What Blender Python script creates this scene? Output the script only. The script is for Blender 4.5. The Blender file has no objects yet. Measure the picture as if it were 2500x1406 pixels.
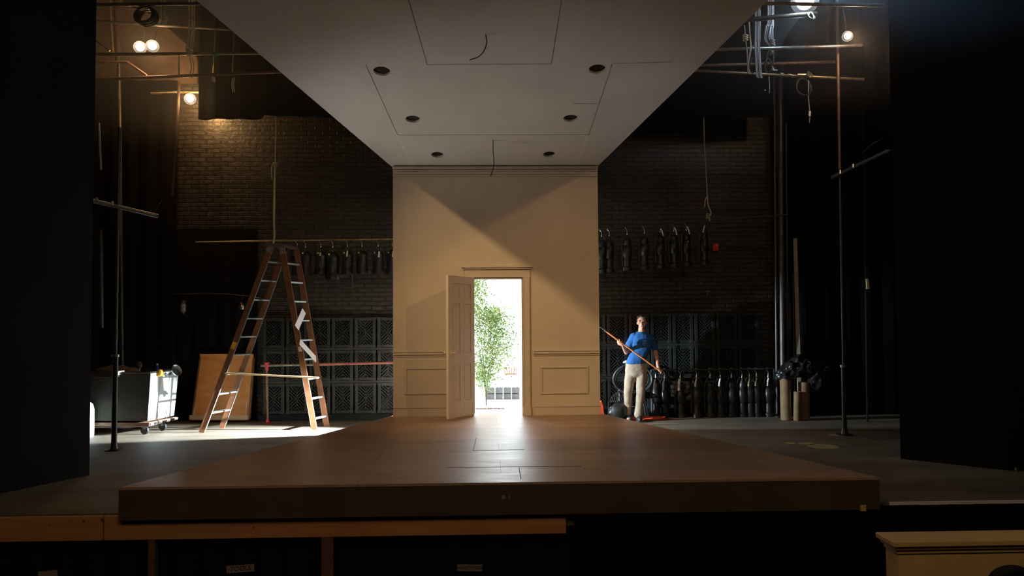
import bpy, bmesh, math, random
from mathutils import Vector, Matrix, noise
random.seed(7)
S = bpy.context.scene
COL = S.collection
R = math.radians

# ---------------------------------------------------------------- camera
FPX = 1925.0
CAM = Vector((-0.1, 0.0, 1.6))
yaw, pit, rol = R(1.7), R(2.44), 0.0073
F_ = Vector((math.sin(yaw)*math.cos(pit), math.cos(yaw)*math.cos(pit), math.sin(pit)))
r0 = F_.cross(Vector((0, 0, 1))).normalized()
u0 = r0.cross(F_)
R_ = r0*math.cos(rol) - u0*math.sin(rol)
U_ = u0*math.cos(rol) + r0*math.sin(rol)
cd = bpy.data.cameras.new('camera')
cam = bpy.data.objects.new('camera', cd); COL.objects.link(cam)
M3 = Matrix((R_, U_, -F_)).transposed()
cam.matrix_world = Matrix.Translation(CAM) @ M3.to_4x4()
cd.sensor_width = 36.0; cd.lens = 36.0*FPX/2500.0; cd.clip_start = 0.05; cd.clip_end = 200
S.camera = cam

def ray(x, y): return F_*FPX + R_*(x-1250) + U_*(703-y)
def at(x, y, Y):                       # a point at distance Y upstage
    d = ray(x, y); return CAM + d*((Y-CAM.y)/d.y)
def atz(x, y, z=0.0):                  # a point on a level surface
    d = ray(x, y); return CAM + d*((z-CAM.z)/d.z)

# ---------------------------------------------------------------- view, world
S.view_settings.view_transform = 'Standard'
S.view_settings.look = 'None'
S.view_settings.exposure = 0.0
S.view_settings.gamma = 1.0
S.view_settings.use_curve_mapping = False
W = bpy.data.worlds.new('overcast_sky'); S.world = W; W.use_nodes = True
wn = W.node_tree.nodes
wn['Background'].inputs[0].default_value = (0.93, 0.96, 1.0, 1)
wn['Background'].inputs[1].default_value = 15.0

def lamp(name, kind, loc, power, color, target=None, parent=None, **kw):
    d = bpy.data.lights.new(name, kind); d.energy = power; d.color = color
    for k, v in kw.items(): setattr(d, k, v)
    o = bpy.data.objects.new(name, d); COL.objects.link(o); o.location = loc
    if target is not None:
        o.rotation_euler = (Vector(target)-Vector(loc)).to_track_quat('-Z', 'Y').to_euler()
    if parent: o.parent = parent; o.location = Vector(loc)-parent.location
    return o

WARM = (1.0, 0.60, 0.28)
# daylight entering the loading door
p = lamp('door_portal', 'AREA', (0.1, 13.45, 1.3), 1, (1, 1, 1), (0.1, 5, 1.3), shape='RECTANGLE', size=1.8, size_y=2.6)
p.data.cycles.is_portal = True
# house lamps out in the auditorium, high left and high right
ZC = 3.86
KL = Vector((-5.05, 5.2, 6.24)); KR = Vector((4.95, 5.2, 6.20))
lamp('house_lamp', 'SPOT', KL, 1500, (1.0, 0.65, 0.32), (1.05, 11.5, 1.05), spot_size=R(35), spot_blend=1.0, shadow_soft_size=0.05)
lamp('house_lamp', 'SPOT', KR, 560, (1.0, 0.57, 0.24), (0.25, 11.5, 1.2), spot_size=R(36), spot_blend=1.0, shadow_soft_size=0.10)
lamp('house_fill', 'AREA', (0, 0.5, 5.5), 85, (1.0, 0.72, 0.45), (0, 9, 1), shape='RECTANGLE', size=6, size_y=2)  # unseen soft fill added over the auditorium to lift the stage front
# unseen spots added for light spilling past the scenery wall, plus ceiling fills
lamp('spill_fill', 'SPOT', (-0.55, 11.76, 1.0), 19000, (0.80, 0.92, 1.0), (-3.4, 11.5, 0.0), spot_size=R(42), spot_blend=1.0, shadow_soft_size=0.03)
lamp('ceiling_fill', 'SPOT', (-5.3, 9.2, 0.5), 320, (1.0, 0.97, 0.92), (-0.5, 10.0, 4.25), spot_size=R(44), spot_blend=1.0, shadow_soft_size=0.5)  # unseen fill added for floor light bouncing up to the ceiling piece
lamp('ceiling_fill', 'SPOT', (5.6, 9.4, 0.5), 90, (1.0, 0.95, 0.90), (0.3, 9.4, 4.35), spot_size=R(44), spot_blend=1.0, shadow_soft_size=0.5)  # weaker fill added from the right for the same bounce
lamp('spill_fill', 'SPOT', (-1.25, 11.72, 1.3), 1700, (0.70, 0.88, 1.0), (4.2, 12.2, 0.3), spot_size=R(44), spot_blend=0.6, shadow_soft_size=0.05)

# ---------------------------------------------------------------- materials
MATS = {}
def mat(name, col, rough=0.6, metal=0.0, var=0.0, scale=8.0, bump=0.0, spec=0.5, emit=None, estr=0.0, stretch=(1, 1, 1), col2=None, rvar=0.0, coord='Object'):
    if name in MATS: return MATS[name]
    m = bpy.data.materials.new(name); m.use_nodes = True
    nt = m.node_tree; b = nt.nodes['Principled BSDF']
    b.inputs['Base Color'].default_value = (*col, 1)
    b.inputs['Roughness'].default_value = rough
    b.inputs['Metallic'].default_value = metal
    b.inputs['Specular IOR Level'].default_value = spec
    if emit:
        b.inputs['Emission Color'].default_value = (*emit, 1)
        b.inputs['Emission Strength'].default_value = estr
    if var or bump or col2 or rvar:
        tc = nt.nodes.new('ShaderNodeTexCoord'); mp = nt.nodes.new('ShaderNodeMapping')
        mp.inputs['Scale'].default_value = stretch
        nt.links.new(tc.outputs[coord], mp.inputs['Vector'])
        nz = nt.nodes.new('ShaderNodeTexNoise'); nz.inputs['Scale'].default_value = scale
        nz.inputs['Detail'].default_value = 6; nz.inputs['Roughness'].default_value = 0.6
        nt.links.new(mp.outputs[0], nz.inputs['Vector'])
        if var or col2:
            rp = nt.nodes.new('ShaderNodeValToRGB')
            rp.color_ramp.elements[0].position = 0.32; rp.color_ramp.elements[1].position = 0.68
            a = col; c = col2 if col2 else tuple(min(1, v*(1+var)) for v in col)
            if not col2: a = tuple(v*(1-var) for v in col)
            rp.color_ramp.elements[0].color = (*a, 1); rp.color_ramp.elements[1].color = (*c, 1)
            nt.links.new(nz.outputs['Fac'], rp.inputs[0]); nt.links.new(rp.outputs[0], b.inputs['Base Color'])
        if rvar:
            mr = nt.nodes.new('ShaderNodeMapRange')
            mr.inputs['To Min'].default_value = max(0.02, rough-rvar); mr.inputs['To Max'].default_value = rough+rvar
            mr.inputs['From Min'].default_value = 0.3; mr.inputs['From Max'].default_value = 0.7
            nt.links.new(nz.outputs['Fac'], mr.inputs['Value']); nt.links.new(mr.outputs[0], b.inputs['Roughness'])
        if bump:
            bp = nt.nodes.new('ShaderNodeBump'); bp.inputs['Strength'].default_value = bump
            bp.inputs['Distance'].default_value = 0.01
            nt.links.new(nz.outputs['Fac'], bp.inputs['Height']); nt.links.new(bp.outputs[0], b.inputs['Normal'])
    MATS[name] = m
    return m

def brick_mat(name, c1, c2, mortar, rough=0.42):
    m = bpy.data.materials.new(name); m.use_nodes = True
    nt = m.node_tree; b = nt.nodes['Principled BSDF']; b.inputs['Roughness'].default_value = rough
    tc = nt.nodes.new('ShaderNodeTexCoord'); sp = nt.nodes.new('ShaderNodeSeparateXYZ'); cb = nt.nodes.new('ShaderNodeCombineXYZ')
    ad = nt.nodes.new('ShaderNodeMath'); ad.operation = 'ADD'
    nt.links.new(tc.outputs['Object'], sp.inputs[0])
    nt.links.new(sp.outputs['X'], ad.inputs[0]); nt.links.new(sp.outputs['Y'], ad.inputs[1])
    nt.links.new(ad.outputs[0], cb.inputs['X']); nt.links.new(sp.outputs['Z'], cb.inputs['Y'])
    wob = nt.nodes.new('ShaderNodeTexNoise'); wob.inputs['Scale'].default_value = 3.5; wob.inputs['Detail'].default_value = 4
    nt.links.new(tc.outputs['Object'], wob.inputs['Vector'])
    sc = nt.nodes.new('ShaderNodeVectorMath'); sc.operation = 'MULTIPLY_ADD'
    sc.inputs[1].default_value = (0.06, 0.035, 0); nt.links.new(wob.outputs['Color'], sc.inputs[0]); nt.links.new(cb.outputs[0], sc.inputs[2])
    br = nt.nodes.new('ShaderNodeTexBrick')
    br.inputs['Scale'].default_value = 1.0; br.inputs['Brick Width'].default_value = 0.24; br.inputs['Row Height'].default_value = 0.076
    br.inputs['Mortar Size'].default_value = 0.012; br.inputs['Mortar Smooth'].default_value = 0.4
    br.inputs['Color1'].default_value = (*c1, 1); br.inputs['Color2'].default_value = (*c2, 1); br.inputs['Mortar'].default_value = (*mortar, 1)
    nt.links.new(sc.outputs[0], br.inputs['Vector'])
    nz = nt.nodes.new('ShaderNodeTexNoise'); nz.inputs['Scale'].default_value = 14; nz.inputs['Detail'].default_value = 6
    nt.links.new(tc.outputs['Object'], nz.inputs['Vector'])
    mx = nt.nodes.new('ShaderNodeMix'); mx.data_type = 'RGBA'; mx.blend_type = 'MULTIPLY'; mx.inputs[0].default_value = 0.8
    rp = nt.nodes.new('ShaderNodeValToRGB'); rp.color_ramp.elements[0].position = 0.3; rp.color_ramp.elements[1].position = 0.7
    rp.color_ramp.elements[0].color = (0.45, 0.45, 0.45, 1); rp.color_ramp.elements[1].color = (1.3, 1.3, 1.3, 1)
    nt.links.new(nz.outputs['Fac'], rp.inputs[0])
    nt.links.new(br.outputs['Color'], mx.inputs[6]); nt.links.new(rp.outputs[0], mx.inputs[7]); nt.links.new(mx.outputs[2], b.inputs['Base Color'])
    inv = nt.nodes.new('ShaderNodeMath'); inv.operation = 'MULTIPLY_ADD'; inv.inputs[1].default_value = -1.0
    nm = nt.nodes.new('ShaderNodeMath'); nm.operation = 'MULTIPLY'; nm.inputs[1].default_value = 0.6
    nt.links.new(nz.outputs['Fac'], nm.inputs[0]); nt.links.new(br.outputs['Fac'], inv.inputs[0]); nt.links.new(nm.outputs[0], inv.inputs[2])
    bp = nt.nodes.new('ShaderNodeBump'); bp.inputs['Strength'].default_value = 0.9; bp.inputs['Distance'].default_value = 0.02
    nt.links.new(inv.outputs[0], bp.inputs['Height']); nt.links.new(bp.outputs[0], b.inputs['Normal'])
    return m

def board_floor_mat(name, c1, c2, rough, roww, rowh):
    """painted hardboard sheets with fine joints, semi-gloss, scuffed"""
    m = bpy.data.materials.new(name); m.use_nodes = True
    nt = m.node_tree; b = nt.nodes['Principled BSDF']
    tc = nt.nodes.new('ShaderNodeTexCoord')
    br = nt.nodes.new('ShaderNodeTexBrick'); br.inputs['Scale'].default_value = 1
    br.inputs['Brick Width'].default_value = roww; br.inputs['Row Height'].default_value = rowh
    br.inputs['Mortar Size'].default_value = 0.0022; br.inputs['Mortar Smooth'].default_value = 0.2
    br.inputs['Color1'].default_value = (0.82, 0.82, 0.82, 1); br.inputs['Color2'].default_value = (1.12, 1.12, 1.12, 1)
    br.inputs['Mortar'].default_value = (0.15, 0.13, 0.12, 1)
    nt.links.new(tc.outputs['Object'], br.inputs['Vector'])
    mp = nt.nodes.new('ShaderNodeMapping'); mp.inputs['Scale'].default_value = (0.5, 1.6, 1)
    nt.links.new(tc.outputs['Object'], mp.inputs['Vector'])
    nz = nt.nodes.new('ShaderNodeTexNoise'); nz.inputs['Scale'].default_value = 1.6; nz.inputs['Detail'].default_value = 8; nz.inputs['Roughness'].default_value = 0.65
    nt.links.new(mp.outputs[0], nz.inputs['Vector'])
    rp = nt.nodes.new('ShaderNodeValToRGB'); rp.color_ramp.elements[0].position = 0.3; rp.color_ramp.elements[1].position = 0.7
    rp.color_ramp.elements[0].color = (*c1, 1); rp.color_ramp.elements[1].color = (*c2, 1)
    nt.links.new(nz.outputs['Fac'], rp.inputs[0])
    mx = nt.nodes.new('ShaderNodeMix'); mx.data_type = 'RGBA'; mx.blend_type = 'MULTIPLY'; mx.inputs[0].default_value = 1
    nt.links.new(rp.outputs[0], mx.inputs[6]); nt.links.new(br.outputs['Color'], mx.inputs[7]); nt.links.new(mx.outputs[2], b.inputs['Base Color'])
    n2 = nt.nodes.new('ShaderNodeTexNoise'); n2.inputs['Scale'].default_value = 5; n2.inputs['Detail'].default_value = 8
    nt.links.new(mp.outputs[0], n2.inputs['Vector'])
    mr = nt.nodes.new('ShaderNodeMapRange'); mr.inputs['From Min'].default_value = 0.3; mr.inputs['From Max'].default_value = 0.7
    mr.inputs['To Min'].default_value = rough-0.03; mr.inputs['To Max'].default_value = rough+0.06
    nt.links.new(n2.outputs['Fac'], mr.inputs['Value']); nt.links.new(mr.outputs[0], b.inputs['Roughness'])
    b.inputs['Specular IOR Level'].default_value = 0.28
    bp = nt.nodes.new('ShaderNodeBump'); bp.inputs['Strength'].default_value = 0.3; bp.inputs['Distance'].default_value = 0.004; bp.invert = True
    nt.links.new(br.outputs['Fac'], bp.inputs['Height']); nt.links.new(bp.outputs[0], b.inputs['Normal'])
    return m

M_deck = board_floor_mat('brown_painted_board', (0.30, 0.195, 0.13), (0.44, 0.30, 0.205), 0.38, 2.44, 0.61)
M_floor = board_floor_mat('worn_black_stage_paint', (0.085, 0.068, 0.047), (0.17, 0.14, 0.10), 0.6, 2.44, 1.22)
M_brick = brick_mat('painted_dark_brick', (0.026, 0.020, 0.015), (0.042, 0.032, 0.023), (0.014, 0.011, 0.009))
M_plaster = mat('brown_plaster', (0.09, 0.058, 0.043), 0.9, col2=(0.19, 0.125, 0.09), scale=2.4, bump=1.0)
M_black = mat('matte_black', (0.012, 0.012, 0.012), 0.95, spec=0.1)
M_drape = mat('black_velour', (0.006, 0.006, 0.006), 1.0, spec=0.05, var=0.3, scale=6)
M_rblack = mat('black_side_wall_paint', (0.006, 0.006, 0.0065), 0.8, spec=0.2, var=0.35, scale=1.5)
M_cream = mat('cream_scenery_paint', (0.52, 0.45, 0.36), 0.62, col2=(0.60, 0.52, 0.42), scale=1.4, rvar=0.05)
M_creamtrim = mat('cream_trim_paint', (0.56, 0.48, 0.40), 0.5, var=0.04, scale=3)
M_door = mat('cream_door_paint', (0.66, 0.58, 0.48), 0.45, var=0.03, scale=4)
M_ceil = mat('pale_grey_ceiling_paint', (0.55, 0.53, 0.50), 0.75, col2=(0.64, 0.61, 0.57), scale=1.1)
M_seam = mat('dark_joint', (0.07, 0.06, 0.05), 0.9)
M_spackle = mat('white_spackle', (0.74, 0.70, 0.64), 0.9, var=0.1, scale=20)
M_steel = mat('galvanised_pipe', (0.32, 0.31, 0.28), 0.38, 0.85, var=0.35, scale=9)
M_dsteel = mat('dark_pipe', (0.08, 0.075, 0.07), 0.45, 0.6, var=0.4, scale=6)
M_rust = mat('rusty_brown_pipe', (0.15, 0.075, 0.045), 0.45, 0.5, col2=(0.27, 0.15, 0.09), scale=8)
M_brass = mat('yellowed_pipe', (0.38, 0.29, 0.15), 0.35, 0.7, var=0.25, scale=10)
M_rope = mat('hemp_rope', (0.58, 0.50, 0.36), 0.9, var=0.3, scale=60, bump=0.5)
M_wrope = mat('white_rope', (0.34, 0.36, 0.38), 0.9, var=0.2, scale=60, bump=0.5)
M_blackm = mat('black_enamel', (0.012, 0.012, 0.013), 0.38, 0.0, var=0.4, scale=14)
M_chrome = mat('bright_metal', (0.75, 0.74, 0.70), 0.25, 1.0)
M_alu = mat('dull_aluminium', (0.26, 0.29, 0.28), 0.5, 0.7, var=0.2, scale=20)
M_fiber = mat('orange_brown_fibreglass', (0.17, 0.062, 0.027), 0.45, col2=(0.26, 0.105, 0.045), scale=7)
M_pine = mat('pine_board', (0.66, 0.44, 0.22), 0.6, col2=(0.80, 0.58, 0.33), scale=4, stretch=(1, 8, 8))
M_white = mat('white_board', (0.85, 0.80, 0.75), 0.6)
M_ply = mat('orange_plywood', (0.66, 0.25, 0.060), 0.6, col2=(0.80, 0.36, 0.10), scale=2.5, stretch=(1.2, 1, 3))
M_darkwood = mat('brown_timber', (0.16, 0.07, 0.035), 0.7, var=0.3, scale=5)
M_orwood = mat('orange_fascia_timber', (0.46, 0.19, 0.06), 0.7, col2=(0.60, 0.28, 0.10), scale=2.0, stretch=(0.6, 1, 5))
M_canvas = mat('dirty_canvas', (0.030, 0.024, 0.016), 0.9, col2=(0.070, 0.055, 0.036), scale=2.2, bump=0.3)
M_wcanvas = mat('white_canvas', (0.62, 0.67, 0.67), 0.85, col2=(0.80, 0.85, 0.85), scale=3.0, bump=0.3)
M_red = mat('red_enamel', (0.55, 0.025, 0.03), 0.4)
M_redpipe = mat('faded_red_pipe', (0.42, 0.12, 0.11), 0.45, 0.3, col2=(0.55, 0.25, 0.22), scale=5)
M_orange = mat('orange_red_rubber', (0.85, 0.10, 0.035), 0.5)
M_blue = mat('blue_plastic', (0.02, 0.06, 0.35), 0.3)
M_yellow = mat('yellow_tape', (0.85, 0.45, 0.03), 0.5)
M_paper = mat('white_tag', (0.80, 0.76, 0.70), 0.8)
M_teal = mat('pale_blue_plate', (0.42, 0.62, 0.62), 0.6, emit=None)
M_green = mat('green_tape', (0.05, 0.45, 0.25), 0.5)
M_lattice = mat('charcoal_cast_metal', (0.026, 0.028, 0.027), 0.42, 0.2, var=0.3, scale=12, bump=0.2)
M_bag = mat('black_plastic_film', (0.012, 0.012, 0.013), 0.18, bump=0.8, scale=9)
M_tube = mat('tan_cardboard', (0.20, 0.115, 0.055), 0.75, var=0.25, scale=6)
M_ink = mat('marker_ink', (0.03, 0.025, 0.02), 0.8)
M_skin = mat('skin', (0.56, 0.27, 0.17), 0.5, var=0.06, scale=12)
M_hair = mat('dark_brown_hair', (0.03, 0.018, 0.012), 0.6, var=0.4, scale=40, bump=0.6)
M_shirt = mat('blue_cotton', (0.010, 0.085, 0.26), 0.9, var=0.12, scale=9, bump=1.0)
M_trouser = mat('khaki_cotton', (0.27, 0.20, 0.135), 0.9, col2=(0.35, 0.265, 0.185), scale=9, bump=1.0)
M_shoe = mat('dark_shoe', (0.02, 0.02, 0.022), 0.5)
M_pole = mat('copper_painted_pole', (0.72, 0.23, 0.075), 0.35)
M_leaf = mat('green_leaf', (0.10, 0.21, 0.055), 0.6, col2=(0.24, 0.30, 0.08), scale=3)
M_bark = mat('grey_bark', (0.10, 0.085, 0.07), 0.8)
M_conc = mat('pale_concrete', (0.62, 0.62, 0.60), 0.9, var=0.06, scale=3)
M_block = mat('grey_cinder_block', (0.10, 0.10, 0.105), 0.9, var=0.25, scale=8)
M_wwall = mat('white_render', (0.80, 0.80, 0.78), 0.9)
M_litter = mat('red_brown_litter', (0.11, 0.035, 0.025), 0.9)
M_gold = mat('ochre_painted_wood', (0.72, 0.48, 0.19), 0.6, var=0.12, scale=3)
M_bulb = mat('hot_warm_bulb', (1, 1, 1), 0.5, emit=(1.0, 0.86, 0.62), estr=22)
M_coolbulb = mat('hot_cool_bulb', (1, 1, 1), 0.5, emit=(0.80, 0.92, 1.0), estr=30)
M_glow = mat('pinkish_bulb', (1, 1, 1), 0.5, emit=(1.0, 0.80, 0.70), estr=12)

# ---------------------------------------------------------------- mesh helpers
class MB:
    def __init__(s): s.bm = bmesh.new()
    def box(s, c, d, rot=None, taper=1.0):
        c = Vector(c); vs = []
        for z in (-1, 1):
            for y in (-1, 1):
                for x in (-1, 1):
                    t = taper if z > 0 else 1.0
                    v = Vector((x*d[0]/2*t, y*d[1]/2*t, z*d[2]/2))
                    if rot: v = rot @ v
                    vs.append(s.bm.verts.new(v+c))
        for f in ((0,2,3,1),(4,5,7,6),(0,1,5,4),(2,6,7,3),(0,4,6,2),(1,3,7,5)):
            s.bm.faces.new([vs[i] for i in f])
        return s
    def bb(s, a, b):
        a = Vector(a); b = Vector(b); return s.box((a+b)/2, [abs(b[i]-a[i]) for i in range(3)])
    def bar(s, a, b, w, h, up=(0, 1, 0)):
        """rectangular bar a->b; w across, h along the up direction"""
        a = Vector(a); b = Vector(b); d = (b-a); L = d.length; d.normalize()
        up = Vector(up); up = (up-d*up.dot(d)).normalized(); sd = d.cross(up)
        return s.box((a+b)/2, (w, h, L), Matrix((sd, up, d)).transposed())
    def tube(s, pts, r, seg=10, cap=True, closed=False):
        pts = [Vector(p) for p in pts]; n = len(pts)
        rs = r if isinstance(r, (list, tuple)) else [r]*n
        rings = []; prev = None
        for i, p in enumerate(pts):
            if closed: t = pts[(i+1) % n]-pts[i-1]
            else: t = pts[min(i+1, n-1)]-pts[max(i-1, 0)]
            t.normalize()
            if prev is None:
                a = Vector((0, 0, 1)) if abs(t.z) < 0.9 else Vector((1, 0, 0))
                u = t.cross(a).normalized()
            else: u = (prev-t*prev.dot(t)).normalized()
            prev = u; v = t.cross(u)
            rings.append([s.bm.verts.new(p+(u*math.cos(k*2*math.pi/seg)+v*math.sin(k*2*math.pi/seg))*rs[i]) for k in range(seg)])
        m = n if closed else n-1
        for i in range(m):
            A, B = rings[i], rings[(i+1) % n]
            for k in range(seg):
                s.bm.faces.new((A[k], A[(k+1) % seg], B[(k+1) % seg], B[k]))
        if cap and not closed:
            s.bm.faces.new(rings[0][::-1]); s.bm.faces.new(rings[-1])
        return s
    def lathe(s, prof, c=(0, 0, 0), axis=(0, 0, 1), seg=20):
        """profile of (radius, height) turned about an axis through c"""
        c = Vector(c); ax = Vector(axis).normalized()
        a = Vector((1, 0, 0)) if abs(ax.x) < 0.9 else Vector((0, 1, 0))
        u = ax.cross(a).normalized(); v = ax.cross(u); rings = []
        for r, h in prof:
            r = max(r, 1e-4)
            rings.append([s.bm.verts.new(c+ax*h+(u*math.cos(k*2*math.pi/seg)+v*math.sin(k*2*math.pi/seg))*r) for k in range(seg)])
        for A, B in zip(rings, rings[1:]):
            for k in range(seg): s.bm.faces.new((A[k], A[(k+1) % seg], B[(k+1) % seg], B[k]))
        if prof[0][0] > 0: s.bm.faces.new(rings[0][::-1])
        if prof[-1][0] > 0: s.bm.faces.new(rings[-1])
        return s
    def ell(s, c, rad, seg=20, rings=12, rot=None):
        c = Vector(c); rr = []
        for i in range(rings+1):
            ph = math.pi*i/rings; ring = []
            for k in range(seg):
                th = 2*math.pi*k/seg
                v = Vector((max(math.sin(ph), 1e-3)*math.cos(th)*rad[0], max(math.sin(ph), 1e-3)*math.sin(th)*rad[1], math.cos(ph)*rad[2]))
                if rot: v = rot @ v
                ring.append(s.bm.verts.new(v+c))
            rr.append(ring)
        for A, B in zip(rr, rr[1:]):
            for k in range(seg): s.bm.faces.new((A[k], B[k], B[(k+1) % seg], A[(k+1) % seg]))
        s.bm.faces.new(rr[0]); s.bm.faces.new(rr[-1][::-1])
        return s
    def loft(s, rings, cap=True):
        """rings of (centre, half-width x, half-depth y)"""
        seg = 24; rr = []
        for c, a, b in rings:
            c = Vector(c); ring = []
            for k in range(seg):
                th = 2*math.pi*k/seg; cx, cy = math.cos(th), math.sin(th)
                e = 0.8
                ring.append(s.bm.verts.new(c+Vector((math.copysign(abs(cx)**e, cx)*a, math.copysign(abs(cy)**e, cy)*b, 0))))
            rr.append(ring)
        for A, B in zip(rr, rr[1:]):
            for k in range(seg): s.bm.faces.new((A[k], A[(k+1) % seg], B[(k+1) % seg], B[k]))
        if cap: s.bm.faces.new(rr[0][::-1]); s.bm.faces.new(rr[-1])
        return s
    def prism(s, poly, n, depth):
        """polygon of 3D points extruded by depth along n"""
        n = Vector(n)*depth
        A = [s.bm.verts.new(Vector(p)) for p in poly]; B = [s.bm.verts.new(Vector(p)+n) for p in poly]
        s.bm.faces.new(A[::-1]); s.bm.faces.new(B)
        for i in range(len(A)):
            j = (i+1) % len(A); s.bm.faces.new((A[i], A[j], B[j], B[i]))
        return s
    def build(s, name, m, parent=None, smooth=False, bevel=0.0, world=True):
        bmesh.ops.recalc_face_normals(s.bm, faces=s.bm.faces)
        if parent is not None and world:
            o0 = parent.location.copy(); q = parent.parent
            while q is not None: o0 += q.location; q = q.parent
        elif parent is None:
            zs = [v.co for v in s.bm.verts]
            o0 = Vector((sum(v.x for v in zs)/len(zs), sum(v.y for v in zs)/len(zs), min(v.z for v in zs)))
        else: o0 = Vector((0, 0, 0))
        keep = parent is not None and parent.type != 'EMPTY'
        bmesh.ops.translate(s.bm, verts=s.bm.verts, vec=-o0)
        me = bpy.data.meshes.new(name); s.bm.to_mesh(me); s.bm.free()
        if smooth:
            for pl in me.polygons: pl.use_smooth = True
        me.materials.append(m)
        o = bpy.data.objects.new(name, me); COL.objects.link(o)
        if parent is not None: o.parent = parent
        else: o.location = o0
        if bevel:
            b = o.modifiers.new('bevel', 'BEVEL'); b.width = bevel; b.segments = 2; b.limit_method = 'ANGLE'
        if smooth:
            try:
                me.set_sharp_from_angle(angle=R(40))
            except Exception: pass
        return o

def tag(o, label=None, cat=None, group=None, kind=None):
    if label: o['label'] = label
    if cat: o['category'] = cat
    if group: o['group'] = group
    if kind: o['kind'] = kind
    return o
def thing(name, loc, label, cat, group=None, rz=0):
    o = bpy.data.objects.new(name, None); COL.objects.link(o); o.location = loc; o.rotation_euler = (0, 0, rz)
    o.empty_display_size = 0.1
    return tag(o, label, cat, group)
def struct(o): o['kind'] = 'structure'; return o
KIDS = {}
def copy_tree(o, parent=None):
    c = o.copy(); COL.objects.link(c); c.parent = parent
    for ch in [x for x in COL.objects if x.parent == o]: copy_tree(ch, c)
    return c

# ---------------------------------------------------------------- THE ROOM
YB = 13.3                                  # back wall face
XL, XR, ZT, YF = -7.6, 7.6, 8.6, -5.0      # shell
DX0, DX1, DZ = -0.85, 1.05, 2.7            # loading door opening
def wall_with_hole(m):
    b = MB()
    b.bb((XL-.2, YB, 0), (DX0, YB+.35, ZT)); b.bb((DX1, YB, 0), (XR+.2, YB+.35, ZT)); b.bb((DX0, YB, DZ), (DX1, YB+.35, ZT))
    return b
b = wall_with_hole(M_brick); w = b.build('wall_back', M_brick); struct(w)
struct(MB().bb((XL-.3, 6.9, -1.7), (XL, YB, ZT)).build('wall_left', M_brick))
struct(MB().bb((XR, 6.9, -1.7), (XR+.3, YB, ZT)).build('wall_right', M_rblack))
struct(MB().bb((XL-.3, YF, ZT), (XR+.3, YB+.35, ZT+.2)).build('ceiling', M_black))
SF = 6.86                                   # front edge of the stage
fl = MB().bb((XL, SF, -0.16), (XR, YB+.5, 0.0)).build('floor', M_floor); struct(fl)
struct(MB().bb((XL-.3, YF, -1.7), (XR+.3, SF+.6, -1.5)).build('floor_auditorium', M_black))
struct(MB().bb((XL-.3, YF-.2, -1.7), (XR+.3, YF, ZT)).build('wall_rear', M_black))
struct(MB().bb((XL-.3, YF, -1.5), (XL, 6.9, ZT)).build('wall_auditorium_left', M_black))
struct(MB().bb((XR, YF, -1.5), (XR+.3, 6.9, ZT)).build('wall_auditorium_right', M_black))
# proscenium returns (splayed black walls each side of the opening)
struct(MB().prism([(-4.36, 8.596, 0), (-4.80, 7.62, 0), (-7.6, 7.0, 0), (-7.6, 8.596, 0)], (0, 0, 1), ZT).build('wall_proscenium_left', M_rblack))
struct(MB().prism([(4.60, 8.96, 0), (5.35, 8.2, 0), (7.6, 7.7, 0), (7.6, 8.96, 0)], (0, 0, 1), ZT).build('wall_proscenium_right', M_rblack))
# plaster zone high on the back wall, left
struct(MB().prism([at(200, 205, YB), at(484, 205, YB), at(484, -60, YB), at(200, -60, YB)], (0, -1, 0), 0.05).build('trim_plaster_panel', M_plaster))
# stage edge: nosing, fascia board, posts under the stage
struct(MB().bb((3.38, SF-.02, -0.022), (XR, SF, 0.004)).build('trim_stage_nosing', M_paper))
fa = MB(); zf = -0.005
fa.bb((XL, SF-.045, -0.215), (at(258, 1300, SF).x-.006, SF-.005, -0.012)); fa.bb((at(258, 1300, SF).x+.006, SF-.045, -0.215), (0.55, SF-.005, -0.012))
struct(fa.build('trim_stage_fascia', M_orwood, bevel=.004))
kn = MB()
for (x, y, r) in ((205, 1272, .012), (250, 1268, .016), (120, 1283, .006), (620, 1287, .009), (1040, 1266, .012)):
    kn.lathe([(r, 0), (r*.8, .004)], at(x, y, SF-.046), (0, -1, 0), 10)
struct(kn.build('trim_fascia_knots', M_darkwood))
struct(MB().bb((XL, SF+.45, -1.5), (XR, SF+.5, -.16)).build('wall_understage', mat('blue_black_paint', (0.008, 0.012, 0.018), 0.8)))
for i, (x, w) in enumerate(((374, .055), (801, .10))):
    q = at(x, 1350, SF)
    o = MB().bb((q.x-w/2, SF-.04, -1.5), (q.x+w/2, SF+.04, -.215)).build('trim_understage_post', M_darkwood, bevel=.004); struct(o)
sk = MB()
pts = []
for i in range(120):
    x = 0.62+i*(XR-0.62)/119; pts.append((x, SF-.03-.018*math.sin(i*1.1)-.008*math.sin(i*2.7)))
for (x0, y0), (x1, y1) in zip(pts, pts[1:]):
    v = [sk.bm.verts.new((x0, y0, -.02)), sk.bm.verts.new((x1, y1, -.02)), sk.bm.verts.new((x1, y1, -1.5)), sk.bm.verts.new((x0, y0, -1.5))]
    sk.bm.faces.new(v)
o = sk.build('stage_skirt', M_drape); md = o.modifiers.new('thick', 'SOLIDIFY'); md.thickness = .008
tag(o, 'black pleated skirt hanging from the right half of the stage front', 'curtain')

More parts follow.
